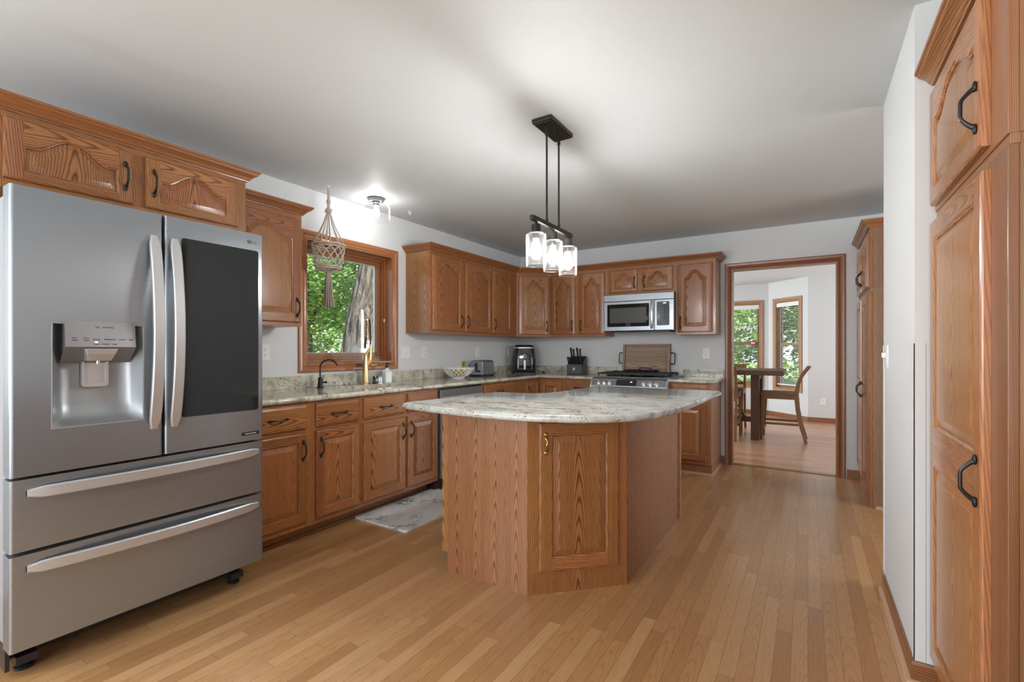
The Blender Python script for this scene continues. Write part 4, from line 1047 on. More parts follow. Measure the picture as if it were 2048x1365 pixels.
A0 = Vector((-1.163, 2.0, 0)); A1 = Vector((-0.785, 2.367, 0)); AL = (A1-A0).length; aa = math.atan2(A1.y-A0.y, A1.x-A0.x)
TA = Matrix.Translation(A0) @ Matrix.Rotation(aa, 4, 'Z')
b = MB(); b.box(0.0, 0.062, 0, 0.013, 0.0, CZ); b.box(AL-0.055, AL, 0, 0.013, 0.0, CZ, uo=.2); b.box(0.062, AL-0.055, 0, 0.013, CZ-0.05, CZ, 'x'); b.box(0.0, AL, -0.0008, 0.012, 0.0, 0.105, 'z', uo=.0); b.box(.062, AL-.055, 0, 0.013, .105, .14, 'x')
b.xf(TA); obj('face_frame', b, OAK, t)
d = door_part(t, 0, 0, 0.415, 0.728, 0, handle=(0.032, 0.728-0.10), hmesh=HMESH2, stile=0.062, rail=0.062, centred=True)
d.location = TA @ Vector((0.058, 0, 0.115)); d.rotation_euler = (0, 0, aa)
# island worktop outline
def spline(pts, n=6):
    out = []
    for i in range(len(pts)-1):
        p0 = Vector(pts[max(i-1, 0)]); p1 = Vector(pts[i]); p2 = Vector(pts[i+1]); p3 = Vector(pts[min(i+2, len(pts)-1)])
        for k in range(n):
            s = k/n; out.append(tuple(0.5*((2*p1)+(p2-p0)*s+(2*p0-5*p1+4*p2-p3)*s*s+(3*p1-p0-3*p2+p3)*s**3)))
    out.append(tuple(pts[-1])); return out
near = spline([(-1.872, 1.868), (-1.70, 1.832), (-1.50, 1.806), (-1.28, 1.796), (-1.06, 1.822), (-0.86, 1.892), (-0.70, 2.02), (-0.60, 2.19), (-0.555, 2.38), (-0.54, 2.50)])
concave = spline([(-1.46, 3.05), (-1.475, 2.88), (-1.52, 2.78), (-1.60, 2.73), (-1.72, 2.715)])
outl = near+[(-0.525, 3.0), (-0.512, 3.57), (-0.53, 3.60), (-1.44, 3.60), (-1.455, 3.58)]+concave+[(-1.80, 2.715), (-1.825, 2.69), (-1.85, 2.3), (-1.878, 1.90)]
b = MB(); loops = []; N = len(outl)
zc = 0.8975; r = 0.0175
ctr = outl
def inset(pts, d):
    res = []; n = len(pts)
    for i in range(n):
        a = Vector(pts[i-1]); p = Vector(pts[i]); c = Vector(pts[(i+1) % n]); d1 = (p-a).normalized(); d2 = (c-p).normalized()
        n1 = Vector((-d1.y, d1.x)); n2 = Vector((-d2.y, d2.x)); m = n1+n2; m = m/max(m.length_squared, .35)*2; q = p+m*d; res.append((q.x, q.y))
    return res
for k in range(9):
    a = -PI/2+PI*k/8; q = inset(outl, r*0.85*(1-math.cos(a))); loops.append([(x, y, zc+r*math.sin(a)) for x, y in q])
b.loft(loops, cap=(True, True), sm=True)
obj('worktop', b, GRANI, label='curved granite worktop lying on the kitchen island', cat='countertop', sharp=60)
def rebase(t, L):
    L = Vector(L)
    for c in t.children: c.location = Vector(c.location)-L
    t.location = Vector(t.location)+L
rebase(t, (-1.2, 2.7, 0))
ZT = GZ1+0.0003
# ------------------------------------------------------------------ pendant over the island
PX = -1.2; CY = 2.348
t = thing('pendant_light', 'black linear pendant with three clear glass cylinder shades over the island', 'lamp', (PX, CY, ZC), 0)
b = MB(); b.box(-.058, .058, -.135, .135, -.022, 0); b.box(-.050, .050, -.127, .127, -.028, -.022); obj('canopy', b, BLACK, t, bev=0.002)
for y in (-.035, .035):
    b = MB(); b.lathe([(0, -.034), (.004, -.033), (.005, -.028), (0, -.028)], (0.03, y, 0), 10); obj('screw', b, BLACK, t)
for y in (-0.073, 0.073):
    b = MB(); b.tube([(0, y, -.026), (0, y, -.545)], .0055, 10); b.tube([(0, y, -.026), (0, y, -.075)], .009, 10); b.tube([(0, y, -.525), (0, y, -.545)], .008, 10); obj('rod', b, BLACK, t)
b = MB(); b.box(-.011, .011, -.240, .240, -.570, -.545); obj('crossbar', b, BLACK, t, bev=0.0015)
for y in (-0.192, 0.0, 0.192):
    b = MB(); b.lathe([(0, -.570), (.010, -.570), (.010, -.585), (.024, -.587), (.025, -.625), (.036, -.627), (.036, -.634), (.020, -.636), (.018, -.660), (0, -.660)], (0, y, 0), 20); sk = obj('socket', b, BLACK, t, sharp=30)
    b = MB(); R = .052
    b.lathe([(.030, -.6345), (R-.006, -.6345), (R-.001, -.637), (R, -.645), (R, -.795), (R-.001, -.799), (R-.004, -.799), (R-.0045, -.795), (R-.0045, -.646), (R-.009, -.639), (.030, -.639)], (0, y, 0), 40)
    sh = obj('shade', b, SHADE, sk)
    b = MB(); b.lathe([(0, -.660), (.013, -.662), (.016, -.675), (.026, -.700), (.031, -.722), (.028, -.745), (.016, -.762), (0, -.767)], (0, y, 0), 24); obj('bulb', b, BULB, sk)
# ------------------------------------------------------------------ flush ceiling lamp by the window
def flush(loc, label):
    t = thing('ceiling_light', label, 'lamp', loc, 0)
    b = MB(); b.lathe([(0, 0), (.062, 0), (.064, -.006), (.064, -.024), (.060, -.028), (0, -.028)], n=32); b.lathe([(0, -.028), (.024, -.028), (.024, -.060), (0, -.062)], n=24); obj('base', b, STEELD, t, sharp=30)
    b = MB(); b.lathe([(.03, -.052), (.075, -.053), (.100, -.062), (.112, -.075), (.113, -.088), (.113, -.175), (.110, -.179), (.107, -.175), (.1095, -.088), (.107, -.078), (.096, -.066), (.075, -.057), (.03, -.056)], n=48); obj('shade', b, SHADE, t)
    b = MB(); b.lathe([(0, -.062), (.013, -.064), (.016, -.075), (.025, -.098), (.029, -.118), (.026, -.140), (.014, -.156), (0, -.160)], n=24); obj('bulb', b, FLUSHB, t)
    for a in (0.6, 2.7):
        b = MB(); b.lathe([(0, -.034), (.005, -.033), (.005, -.028), (0, -.028)], (.048*math.cos(a), .048*math.sin(a), 0), 8); obj('screw', b, BLACK, t)
    return t
flush((-2.99, 2.69, ZC), 'small flush ceiling light with a clear glass drum shade near the window')
# unseen lamp added behind the camera to brighten the ceiling
flush((-1.35, -0.9, ZC), 'added unseen flush ceiling light with a clear glass drum shade behind the camera')
b = MB(); b.lathe([(0, 0), (.012, 0), (.012, -.004), (0, -.004)], n=14); b.tube([(0, 0, -.004), (0, 0, -.02), (0.012, 0, -.032), (0.02, 0, -.02), (0.018, 0, -.012)], .003, 8)
obj('ceiling_hook', b, WHITE, loc=(-3.02, 3.10, ZC), label='small white empty hook in the ceiling right of the flush ceiling light', cat='hook')

# ------------------------------------------------------------------ macrame plant hanger
t = thing('macrame_hanger', 'empty jute macrame plant hanger with a long tassel, hanging in front of the window', 'plant hanger', (-3.06, 2.29, ZC), 0)
b = MB(); b.lathe([(0, 0), (.012, 0), (.012, -.003), (0, -.003)], n=14); b.tube([(0, 0, 0), (0, 0, -.02), (.008, 0, -.03)], .004, 8); obj('hook', b, WHITE, t)
b = MB()
for k in range(6):
    a = k*PI/3; b.tube([(.006*math.cos(a+s*.6), .006*math.sin(a+s*.6), -.02-.155*s/8) for s in range(9)], .0045, 6)
obj('cord_bundle', b, ROPE, t)
b = MB(); b.ell((0, 0, -.120), (.016, .016, .022), 12); b.ell((0, 0, -.190), (.026, .024, .024), 12)
b.tube([(.024*math.cos(a), .022*math.sin(a), -.190+.01*math.sin(a)) for a in [k*PI/8 for k in range(16)]], .007, 6, closed=True)
obj('knot', b, ROPE, t)
zr = -.450; Rr = .118
b = MB(); NA = 8
for k in range(NA):
    a = 2*PI*k/NA
    for da in (-.05, .05):
        b.tube([(.010*math.cos(a), .010*math.sin(a), -.20), (Rr*.36*math.cos(a+da*.5), Rr*.36*math.sin(a+da*.5), -.30), (Rr*.98*math.cos(a+da), Rr*.98*math.sin(a+da), zr)], .0032, 6)
obj('hanging_cords', b, ROPE, t)
b = MB()
def ringz(z, R, r): b.tube([(R*math.cos(2*PI*k/32), R*math.sin(2*PI*k/32), z+.002*math.sin(k*2.1)) for k in range(32)], r, 6, closed=True)
ringz(zr, Rr, .007); ringz(zr-.018, Rr-.002, .005); ringz(zr-.165, Rr*.80, .006); ringz(zr-.178, Rr*.74, .005)
ND = 12
for k in range(ND):
    for sgn in (-1, 1):
        pts = []
        for i in range(9):
            s = i/8; a = 2*PI*(k+sgn*s*2.0)/ND; R = (Rr-.003)+(Rr*.80-Rr)*s; pts.append((R*math.cos(a), R*math.sin(a), zr-.018-.147*s))
        b.tube(pts, .0042, 5)
for rw, s in ((0, .25), (1, .5), (2, .75)):
    for k in range(ND):
        a = 2*PI*(k+(.5 if rw % 2 == 0 else 0))/ND; R = (Rr-.003)+(Rr*.8-Rr)*s; b.ell((R*math.cos(a), R*math.sin(a), zr-.018-.147*s), (.008, .008, .009), 6)
obj('net_basket', b, ROPE, t)
b = MB()
for k in range(12):
    a = 2*PI*k/12; b.tube([(Rr*.76*math.cos(a), Rr*.76*math.sin(a), zr-.172), (Rr*.45*math.cos(a), Rr*.45*math.sin(a), zr-.192), (.012*math.cos(a), .012*math.sin(a), zr-.205)], .004, 5)
obj('base_cords', b, ROPE, t)
b = MB()
for k in range(46):
    a = k*2.4; q = math.sqrt((k+.5)/46); w = random.uniform(-.006, .006)
    b.tube([(.012*q*math.cos(a), .012*q*math.sin(a), zr-.195), (.024*q*math.cos(a), .024*q*math.sin(a), zr-.26), (.028*q*math.cos(a)+w, .028*q*math.sin(a), zr-.36), (.040*q*math.cos(a)+w, .040*q*math.sin(a)+w, zr-.455-random.uniform(0, .012))], .0034, 5)
obj('tassel', b, TASSEL, t)

# ------------------------------------------------------------------ taps and things around the sink
t = thing('filter_tap', 'slim black drinking-water tap with a curved spout, left of the gold faucet', 'faucet', (-3.125, 2.265, ZT), 0)
b = MB(); b.lathe([(0, 0), (.026, 0), (.026, .004), (.019, .008), (.016, .05), (.0155, .075), (.009, .082), (0, .084)], n=20); obj('body', b, BLACK, t, sharp=30)
b = MB(); pts = [(0, 0, .08), (0, 0, .14)]+[(0.0+.035*0, 0, .14)]
pts = [(0, 0, .075), (0, 0, .120), (0, 0, .155)]
for i in range(1, 11): a = PI-PI*0.93*i/10; pts.append((.024+.058*(1+math.cos(a))-.024, 0.0, .155+.058*math.sin(a)))
pts = [(p[0], p[0]*0.55, p[2]) for p in pts]
b.tube(pts, .0058, 10); obj('spout', b, BLACK, t)
b = MB(); b.tube([(.012, .01, .04), (.032, .026, .044)], .006, 8); b.ell((.034, .028, .044), (.008, .008, .010), 8); obj('lever', b, BLACK, t)
t = thing('kitchen_faucet', 'tall brushed gold spring-neck faucet standing behind the sink', 'faucet', (-3.135, 2.705, ZT), 0)
b = MB(); b.lathe([(0, 0), (.031, 0), (.031, .006), (.0265, .010), (.0255, .235), (.022, .243), (0, .245)], n=28); obj('body', b, GOLD, t, sharp=30)
b = MB(); b.tube([(0, 0, .24), (0, .012, .255), (0, .038, .285), (0, .040, .30)], [.013, .012, .012, .013], 12); b.box(-.012, .012, -.012, .050, .19, .203); obj('bracket', b, GOLD, t, bev=.002)
b = MB(); b.tube([(0.02, .030, .20), (.02, .036, .245), (.02, .038, .33)], [.015, .014, .011], 12); b.lathe([(0, .155), (.014, .156), (.017, .17), (.018, .2), (.013, .206), (0, .207)], (.02, .030, 0), 16); obj('spray_head', b, GOLD, t)
b = MB(); b.tube([(0, -.004, .30), (0, -.004, .335), (.004, .012, .42), (.004, .014, .535), (.010, .018, .548), (.018, .026, .540), (.020, .034, .50), (.020, .036, .33)], [.0075, .0105, .011, .011, .0075, .0065, .0065, .0065], 10); obj('hose', b, BLACK, t)
b = MB(); pts = []
for i in range(19*9):
    a = i*2*PI/9; z = .335+.200*i/(19*9); pts.append((.004+.0155*math.cos(a), .012+.0155*math.sin(a), z))
b.tube(pts, .0021, 5); obj('spring', b, GOLD, t)
b = MB(); b.lathe([(0, .533), (.017, .533), (.017, .545), (.010, .552), (0, .553)], (.004, .013, 0), 16); obj('spring_cap', b, GOLD, t)
b = MB(); b.tube([(0.0, .022, .155), (.0, .10, .162), (.0, .125, .166)], [.010, .0085, .007], 10); b.tube([(.01, .02, .165), (.03, .05, .185), (.03, .13, .19)], .0065, 8); obj('lever', b, GOLD, t)
t = thing('air_gap', 'small black air-gap cap on the worktop right of the gold faucet', 'air gap', (-3.14, 2.815, ZT), 0)
b = MB(); b.lathe([(0, 0), (.024, 0), (.024, .004), (.021, .006), (.021, .060), (.019, .064), (0, .064)], n=24); obj('cap', b, BLACKG, t, sharp=35)
b = MB(); b.box(.0185, .0225, -.008, .008, .02, .045); obj('vent', b, STEELD, t)
t = thing('soap_bottle', 'clear hand soap bottle with a pale label and black pump by the window corner', 'soap dispenser', (-3.145, 2.955, ZT), 0)
SOAP = simple('clear_soap', (0.74, 0.80, 0.80), 0.12)
b = MB(); L = []
for z, w, r in ((0, .036, .012), (.003, .038, .014), (.095, .038, .014), (.112, .028, .014), (.120, .015, .013), (.130, .015, .013)):
    L.append([(x, y, z) for x, y in rrect(-w*.72, w*.72, -w, w, min(r, w*.7))])
b.loft(L); obj('bottle', b, SOAP, t, sharp=50)
b = MB(); b.box(.0276, .0284, -.026, .026, .012, .092); lb = obj('paper_label', b, CERAMIC, t)
b = MB(); b.lathe([(0, .130), (.017, .130), (.017, .150), (.008, .153), (.007, .168), (0, .168)], n=16); b.box(-.008, .035, -.008, .008, .165, .175); obj('pump', b, BLACKP, t, bev=.001)

# ------------------------------------------------------------------ fruit bowl
t = thing('fruit_bowl', 'white ceramic lattice fruit bowl on the worktop', 'bowl', (-3.02, 3.80, ZT), 0)
b = MB()
def Rb(z): return .05+.115*(max(0, (z-.012))/.095)**0.55
for k in range(18):
    for sg in (-1, 1):
        pts = []
        for i in range(9):
            s = i/8; z = .014+.086*s; a = 2*PI*k/18+sg*s*.62; pts.append((Rb(z)*math.cos(a), Rb(z)*math.sin(a), z))
        b.tube(pts, .0042, 5, cap=True)
obj('lattice', b, CERAMIC, t)
b = MB(); b.lathe([(0, .004), (.05, .004), (.06, 0), (.062, .004), (.055, .012), (.056, .018), (0, .016)], n=32); obj('foot', b, CERAMIC, t)
b = MB(); pts = [((Rb(.1)+.002*math.cos(k*PI/2))*math.cos(2*PI*k/52), (Rb(.1)+.002*math.cos(k*PI/2))*math.sin(2*PI*k/52), .102+.002*math.cos(k*PI)) for k in range(52)]
b.tube(pts, .006, 6, closed=True); obj('rim', b, CERAMIC, t)
BAN = simple('banana_skin', (0.62, 0.44, 0.07), 0.45); BANT = simple('banana_stem', (0.20, 0.17, 0.05), 0.7)
for k, (dx, dy, lb) in enumerate(((-.028, 0.008, 'banana lying in the white bowl, nearest the wall, its stem upright'), (0.012, .012, 'middle one of the three bananas in the white bowl'), (.05, 0.014, 'banana in the white bowl, nearest its front rim'))):
    t = thing('banana', lb, 'fruit', (-3.02+dx*.55, 3.80+dy, ZT+.018), 0.15*k-.1, 'bananas in the white bowl')
    b = MB(); pts = []; R = []
    for i in range(15):
        s = i/14; a = -2.75+2.75*s; pts.append((0, -.005+.078*math.cos(a), .100+.085*math.sin(a))); R.append(.017*math.sin(PI*(.08+.86*s))**.5)
    b.tube(pts, R, 8); obj('skin', b, BAN, t)
    e = pts[-1]; b = MB(); b.tube([e, (0, e[1]-.004, e[2]+.022), (0, e[1]+.004, e[2]+.050)], [.008, .0065, .0075], 7); obj('stem', b, BANT, t)
# ------------------------------------------------------------------ toaster
t = thing('toaster', 'two-slice brushed steel toaster on the worktop beside the fruit bowl', 'toaster', (-3.085, 4.31, ZT), 0.12)
b = MB(); L = []
for y, sc in ((-.125, .0), (-.1249, .90), (-.112, 1.0), (.112, 1.0), (.1249, .90), (.125, 0)): pass
prof = [(-.078, .018), (.078, .018), (.078, .12)]+[(.078-.03+.03*math.cos(a*PI/10), .145+.03*math.sin(a*PI/10)) for a in range(6)]+[(-.048-.03*math.sin(a*PI/10), .145+.03*math.cos(a*PI/10)) for a in range(6)]+[(-.078, .12)]
for y, d in ((-.135, .012), (-.128, .002), (-.115, 0), (.115, 0), (.128, .002), (.135, .012)):
    L.append([(x*(1-d*6), y, z-(d if z > .1 else 0)) for x, z in prof])
b.loft(L, cap=(True, True)); obj('shell', b, STEEL, t, sharp=35)
b = MB(); b.box(-.080, .080, -.137, .137, 0.004, .022); obj('base', b, BLACKP, t, bev=.006)
for x in (-.03, .03):
    b = MB(); b.box(x-.012, x+.012, -.09, .09, .1735, .1760); obj('slot', b, BLACKP, t)
b = MB(); b.box(-.012, .012, -.1385, -.134, .045, .150); obj('lever_slot', b, BLACKP, t); b = MB(); b.box(-.02, .02, -.162, -.134, .118, .132); obj('lever', b, BLACKP, t, bev=.004)
b = MB(); b.lathe([(0, 0), (.014, 0), (.012, .012), (0, .012)], n=16); b.xf(Matrix.Translation((0.035, -.135, .055)) @ Matrix.Rotation(PI/2, 4, 'X')); obj('dial', b, BLACKP, t, sharp=30)
b = MB(); b.tube([(0.02, .135, .02), (.06, .165, .045), (.075, .185, .02), (.04, .20, .004), (.0, .18, .004), (-.06, .20, .004), (-.12, .20, .01)], .0035, 6); obj('cord', b, BLACKP, t)
# ------------------------------------------------------------------ air fryer
t = thing('air_fryer', 'tall glossy black air fryer with a silver ring in the corner of the worktop', 'air fryer', (-3.045, 5.155, ZT), math.radians(34)); t.scale = (1.1, 1.1, 1.02)
b = MB(); L = []
for z, r in ((0.006, .122), (.012, .134), (.06, .138), (.16, .136), (.25, .128), (.300, .118)):
    L.append([(x, y, z) for x, y in rrect(-r, r, -r, r, r*.55, 8)])
b.loft(L); obj('body', b, BLACKG, t, sharp=60)
b = MB(); L = [[(x, y, z) for x, y in rrect(-r, r, -r, r, r*.6, 8)] for z, r in ((.300, .118), (.303, .121), (.316, .119), (.319, .114))]; b.loft(L); obj('ring', b, STEELH, t)
b = MB(); L = [[(x, y, z) for x, y in rrect(-r, r, -r, r, r*.7, 8)] for z, r in ((.319, .113), (.330, .110), (.342, .096), (.346, .08), (.340, .06), (.338, .01))]; b.loft(L); obj('lid', b, BLACKP, t)
b = MB(); b.box(-.011, .011, -.150, -.132, .045, .160); obj('window_strip', b, STEELH, t, bev=.003)
b = MB(); pp = [(.016*math.cos(a*PI/12), -.1345, .208+.016*math.sin(a*PI/12)) for a in range(24)]; b.tube(pp, .003, 6, closed=True); obj('dial_ring', b, STEELH, t)
b = MB(); b.lathe([(0, 0), (.014, 0), (.013, .006), (0, .006)], n=16); b.xf(Matrix.Translation((0, -.131, .208)) @ Matrix.Rotation(PI/2, 4, 'X')); obj('dial', b, BLACKP, t)
b = MB(); b.box(-.105, .105, -.1385, -.134, .168, .170); obj('basket_seam', b, BLACKP, t)
b = MB(); b.box(-.110, .110, -.110, .110, 0, .007); obj('base', b, BLACKP, t)
b = MB(); b.tube([(.145, .02, .03), (.20, -.03, .012), (.23, -.04, .004), (.25, .0, .004), (.235, .05, .004)], .0035, 6); b.box(.215, .24, .045, .065, .0, .018)
b.tube([(-.14, -.03, .02), (-.168, -.06, .03), (-.172, -.062, .06), (-.165, -.05, .085), (-.14, -.02, .09)], .003, 6); obj('cord', b, BLACKP, t)
# ------------------------------------------------------------------ knife block with its knives
t = thing('knife_block', 'black and grey knife block on the worktop left of the range', 'knife block', (-2.325, 5.17, ZT), 0.0)
kb = t
b = MB(); SB = [(-.075, 0), (.085, 0), (.085, .195), (.055, .215), (-.01, .165), (-.045, .115)]
b.loft([[(x, y, z) for y, z in SB] for x in (-.095, .095)], sm=False); obj('body', b, BLACKP, t, bev=.003)
b = MB(); b.box(-.093, .093, -.085, -.060, 0.008, .118); fp = obj('front_panel', b, simple('slate_grey_plastic', (0.075, 0.085, 0.09), .45), t, bev=.003)
b = MB(); b.box(-.013, .013, -.0865, -.085, .052, .080); sq = obj('logo', b, WHITE, fp); text('K', .020, BLACKP, sq, (.001, -.0870, .066))
HND = simple('knife_handle', (0.016, 0.016, 0.018), .35); 
def knife(label, x, y, z, L, w, tilt, grp, loc0=(-2.325, 5.17, ZT)):
    t = thing('knife', label, 'knife', (loc0[0]+x, loc0[1]+y, loc0[2]+z), 0, grp)
    R = Matrix.Rotation(tilt, 4, 'X')
    b = MB(); LL = []
    for s, k in ((0, .8), (.12, 1), (.5, .86), (.8, 1.0), (.95, 1.12), (1, .7)):
        LL.append([(xx*k, yy*k, L*s) for xx, yy in rrect(-.007, .007, -w, w, .005, 3)])
    b.loft(LL); b.xf(R); obj('handle', b, HND, t)
    b = MB(); b.box(-.001, .001, -w*.8, w*.8, -.05, 0); b.xf(R); obj('blade', b, CHROME, t)
    for q in (.3, .7):
        b = MB(); b.lathe([(0, -.0075), (.0022, -.0075), (.0022, .0075), (0, .0075)], n=8); b.xf(R @ Matrix.Translation((0, 0, L*q)) @ Matrix.Rotation(PI/2, 4, 'Y')); obj('rivet', b, CHROME, t)
    return t
names8 = ['first', 'second', 'third', 'fourth', 'fifth', 'sixth', 'seventh', 'eighth']
for k in range(8):
    knife('%s steak knife from the left in the lower row of the knife block' % names8[k], -.080+.0225*k, -.052, .128, .085, .009, 0.42, 'steak knives in the block')
knife('big knife with a bolstered handle at the top left of the knife block', -.070, .020, .185, .135, .017, 0.30, 'large knives in the block')
knife('big knife standing next to the top-left one in the knife block', -.048, .032, .195, .110, .015, 0.22, 'large knives in the block')
knife('big knife with the highest handle, right pair of the knife block', .010, .020, .185, .135, .017, 0.30, 'large knives in the block')
knife('big knife leaning right in the right pair of the knife block', .034, .032, .195, .110, .015, 0.18, 'large knives in the block')
# ------------------------------------------------------------------ wooden tray leaning against the wall
t = thing('serving_tray', 'rustic wooden serving tray with black iron handles leaning on the wall behind the range', 'tray', (-1.555, 5.33, 0.925), 0)
t.rotation_euler = (-0.13, 0, 0)
TW, TH = .530, .345
b = MB()
for k in range(5): b.box(-TW/2+.02, TW/2-.02, .008, .016, .02+k*(TH-.04)/5, .02+(k+1)*(TH-.04)/5-.001, 'x', uo=random.uniform(-.05, .2))
obj('board', b, RUSTIC, t)
b = MB(); b.box(-TW/2, TW/2, -.022, .016, 0, .024, 'x'); b.box(-TW/2, TW/2, -.022, .016, TH-.024, TH, 'x'); b.box(-TW/2, -TW/2+.024, -.022, .016, .024, TH-.024); b.box(TW/2-.024, TW/2, -.022, .016, .024, TH-.024)
obj('frame', b, RUSTIC, t, bev=.002)
for sg in (-1, 1):
    b = MB(); x = sg*TW/2; pts = [(x, 0, .125), (x+sg*.038, 0, .125), (x+sg*.048, 0, .135)]+[(x+sg*(.050+.002*(-1)**i), .0, .145+.013*i) for i in range(7)]+[(x+sg*.048, 0, .238), (x+sg*.038, 0, .247), (x, 0, .247)]
    b.tube(pts, .0055, 8); obj('handle', b, BLACK, t)
# ------------------------------------------------------------------ outlets and switches
def plate(label, loc, rz, w=.075, kind='outlet', n=1, name='wall_outlet', cat='outlet'):
    t = thing(name, label, cat, loc, rz); b = MB()
    b.loft([[(x, 0, z) for x, z in rrect(-w/2, w/2, -.058, .058, .004, 3)], [(x, -.004, z) for x, z in rrect(-w/2, w/2, -.058, .058, .004, 3)], [(x, -.006, z) for x, z in rrect(-w/2+.003, w/2-.003, -.055, .055, .004, 3)]], sm=False)
    obj('plate', b, WHITE, t)
    for k in range(n):
        cx = (k-(n-1)/2)*.046
        if kind == 'outlet':
            for zz in (-.020, .020):
                b = MB(); b.lathe([(0, 0), (.0165, 0), (.0165, .0018), (0, .0018)], n=20, sx=1.0, sy=.86); b.xf(Matrix.Translation((cx, -.006, zz)) @ Matrix.Rotation(PI/2, 4, 'X')); f = obj('socket', b, WHITE, t)
                b = MB(); b.box(cx-.0065, cx-.0045, -.0084, -.0078, zz-.001, zz+.007); b.box(cx+.0045, cx+.0065, -.0084, -.0078, zz-.001, zz+.007); b.box(cx-.002, cx+.002, -.0084, -.0078, zz-.009, zz-.005); obj('slot', b, BLACKP, f)
        elif kind == 'rocker':
            b = MB(); b.box(cx-.0165, cx+.0165, -.0085, -.006, -.033, .033); obj('rocker', b, WHITE, t, bev=.002)
        elif kind == 'dimmer':
            b = MB(); b.box(cx-.014, cx+.014, -.008, -.006, -.034, .034); b.box(cx-.010, cx+.010, -.022, -.008, -.004, .020); obj('knob', b, STEELH, t, bev=.002)
    return t
plate('white two-gang switch plate right of the window', (XL-.0005+.0005, 3.285, 1.178), PI/2, .118, 'rocker', 2, 'wall_switch', 'switch')
plate('narrow white outlet plate between the switch plate and the toaster', (XL, 3.545, 1.178), PI/2)
plate('white outlet plate on the wall above the toaster', (XL, 4.45, 1.175), PI/2)
plate('white outlet plate in the corner, just left of the air fryer', (XL, 5.135, 1.175), PI/2)
plate('white outlet plate between the refrigerator and the window', (XL, 1.905, 1.185), PI/2)
plate('white outlet plate on the back wall left of the doorway', (-0.928, YB, 1.165), 0)
plate('white outlet low on the dining room wall', (0.212, 9.34, 0.35), 0)
plate('white dimmer switch on the end of the white wall at the right', (0.325, 2.90, 1.168), -PI/2, .075, 'dimmer', 1, 'wall_switch', 'switch')

# ------------------------------------------------------------------ marble mat
b = MB(); L = [[(x, y, z) for x, y in rrect(-2.750, -2.237, 2.265, 3.105, .025, 5)] for z in (0.0, .010)]; L.append([(x, y, .013) for x, y in rrect(-2.747, -2.240, 2.268, 3.102, .025, 5)]); b.loft(L, sm=False)
mo = obj('kitchen_mat', b, MARBLE, label='white marble-patterned kitchen mat on the floor in front of the sink', cat='mat')
# ------------------------------------------------------------------ thermometer outside the window
t = thing('window_thermometer', 'round white dial thermometer stuck outside the window pane behind the gold faucet', 'thermometer', (-3.385, 2.80, 1.195), PI/2)
b = MB(); b.lathe([(0, 0), (.040, 0), (.042, .004), (.036, .008), (0, .008)], n=28); b.xf(Matrix.Rotation(PI/2, 4, 'X')); obj('dial', b, CERAMIC, t)
b = MB(); b.lathe([(.042, 0), (.066, 0), (.066, .004), (.042, .004)], n=28); b.xf(Matrix.Rotation(PI/2, 4, 'X')); obj('bezel', b, glass('frosted_rim', (.75, .82, .86), 1.6, .25), t)
b = MB(); b.box(-.001, .001, -.0095, -.0085, -.004, .028); b.xf(Matrix.Rotation(0.7, 4, 'Y')); obj('needle', b, BRASS, t)

# ------------------------------------------------------------------ dining room
t = thing('dining_table', 'dark counter-height trestle dining table beyond the doorway', 'table', (-1.35, 7.40, 0), 0)
b = MB()
for k in range(6): b.box(-1.1, 1.09, -.47+k*.1567, -.47+(k+1)*.1567-.001, .872, .935, 'x')
obj('tabletop', b, DARKW, t, bev=.004)
for x in (-.75, .75):
    for y in (-.30, .30):
        b = MB(); b.box(x-.05, x+.05, y-.045, y+.045, .055 if False else 0, .872); obj('leg', b, DARKW, t, bev=.004)
    for za, zb in ((.80, .872), (.06, .14)):
        b = MB(); b.box(x-.035, x+.035, -.255, .255, za, zb); obj('crosspiece', b, DARKW, t, bev=.003)
b = MB(); b.box(-.715, .715, -.03, .03, .20, .27, 'x'); obj('stretcher', b, DARKW, t)
for sg in (-1, 1):
    b = MB(); b.tube([(sg*.60, -.02, .26), (sg*.25, -.02, .86)], .011, 8); obj('brace', b, BLACK, t)
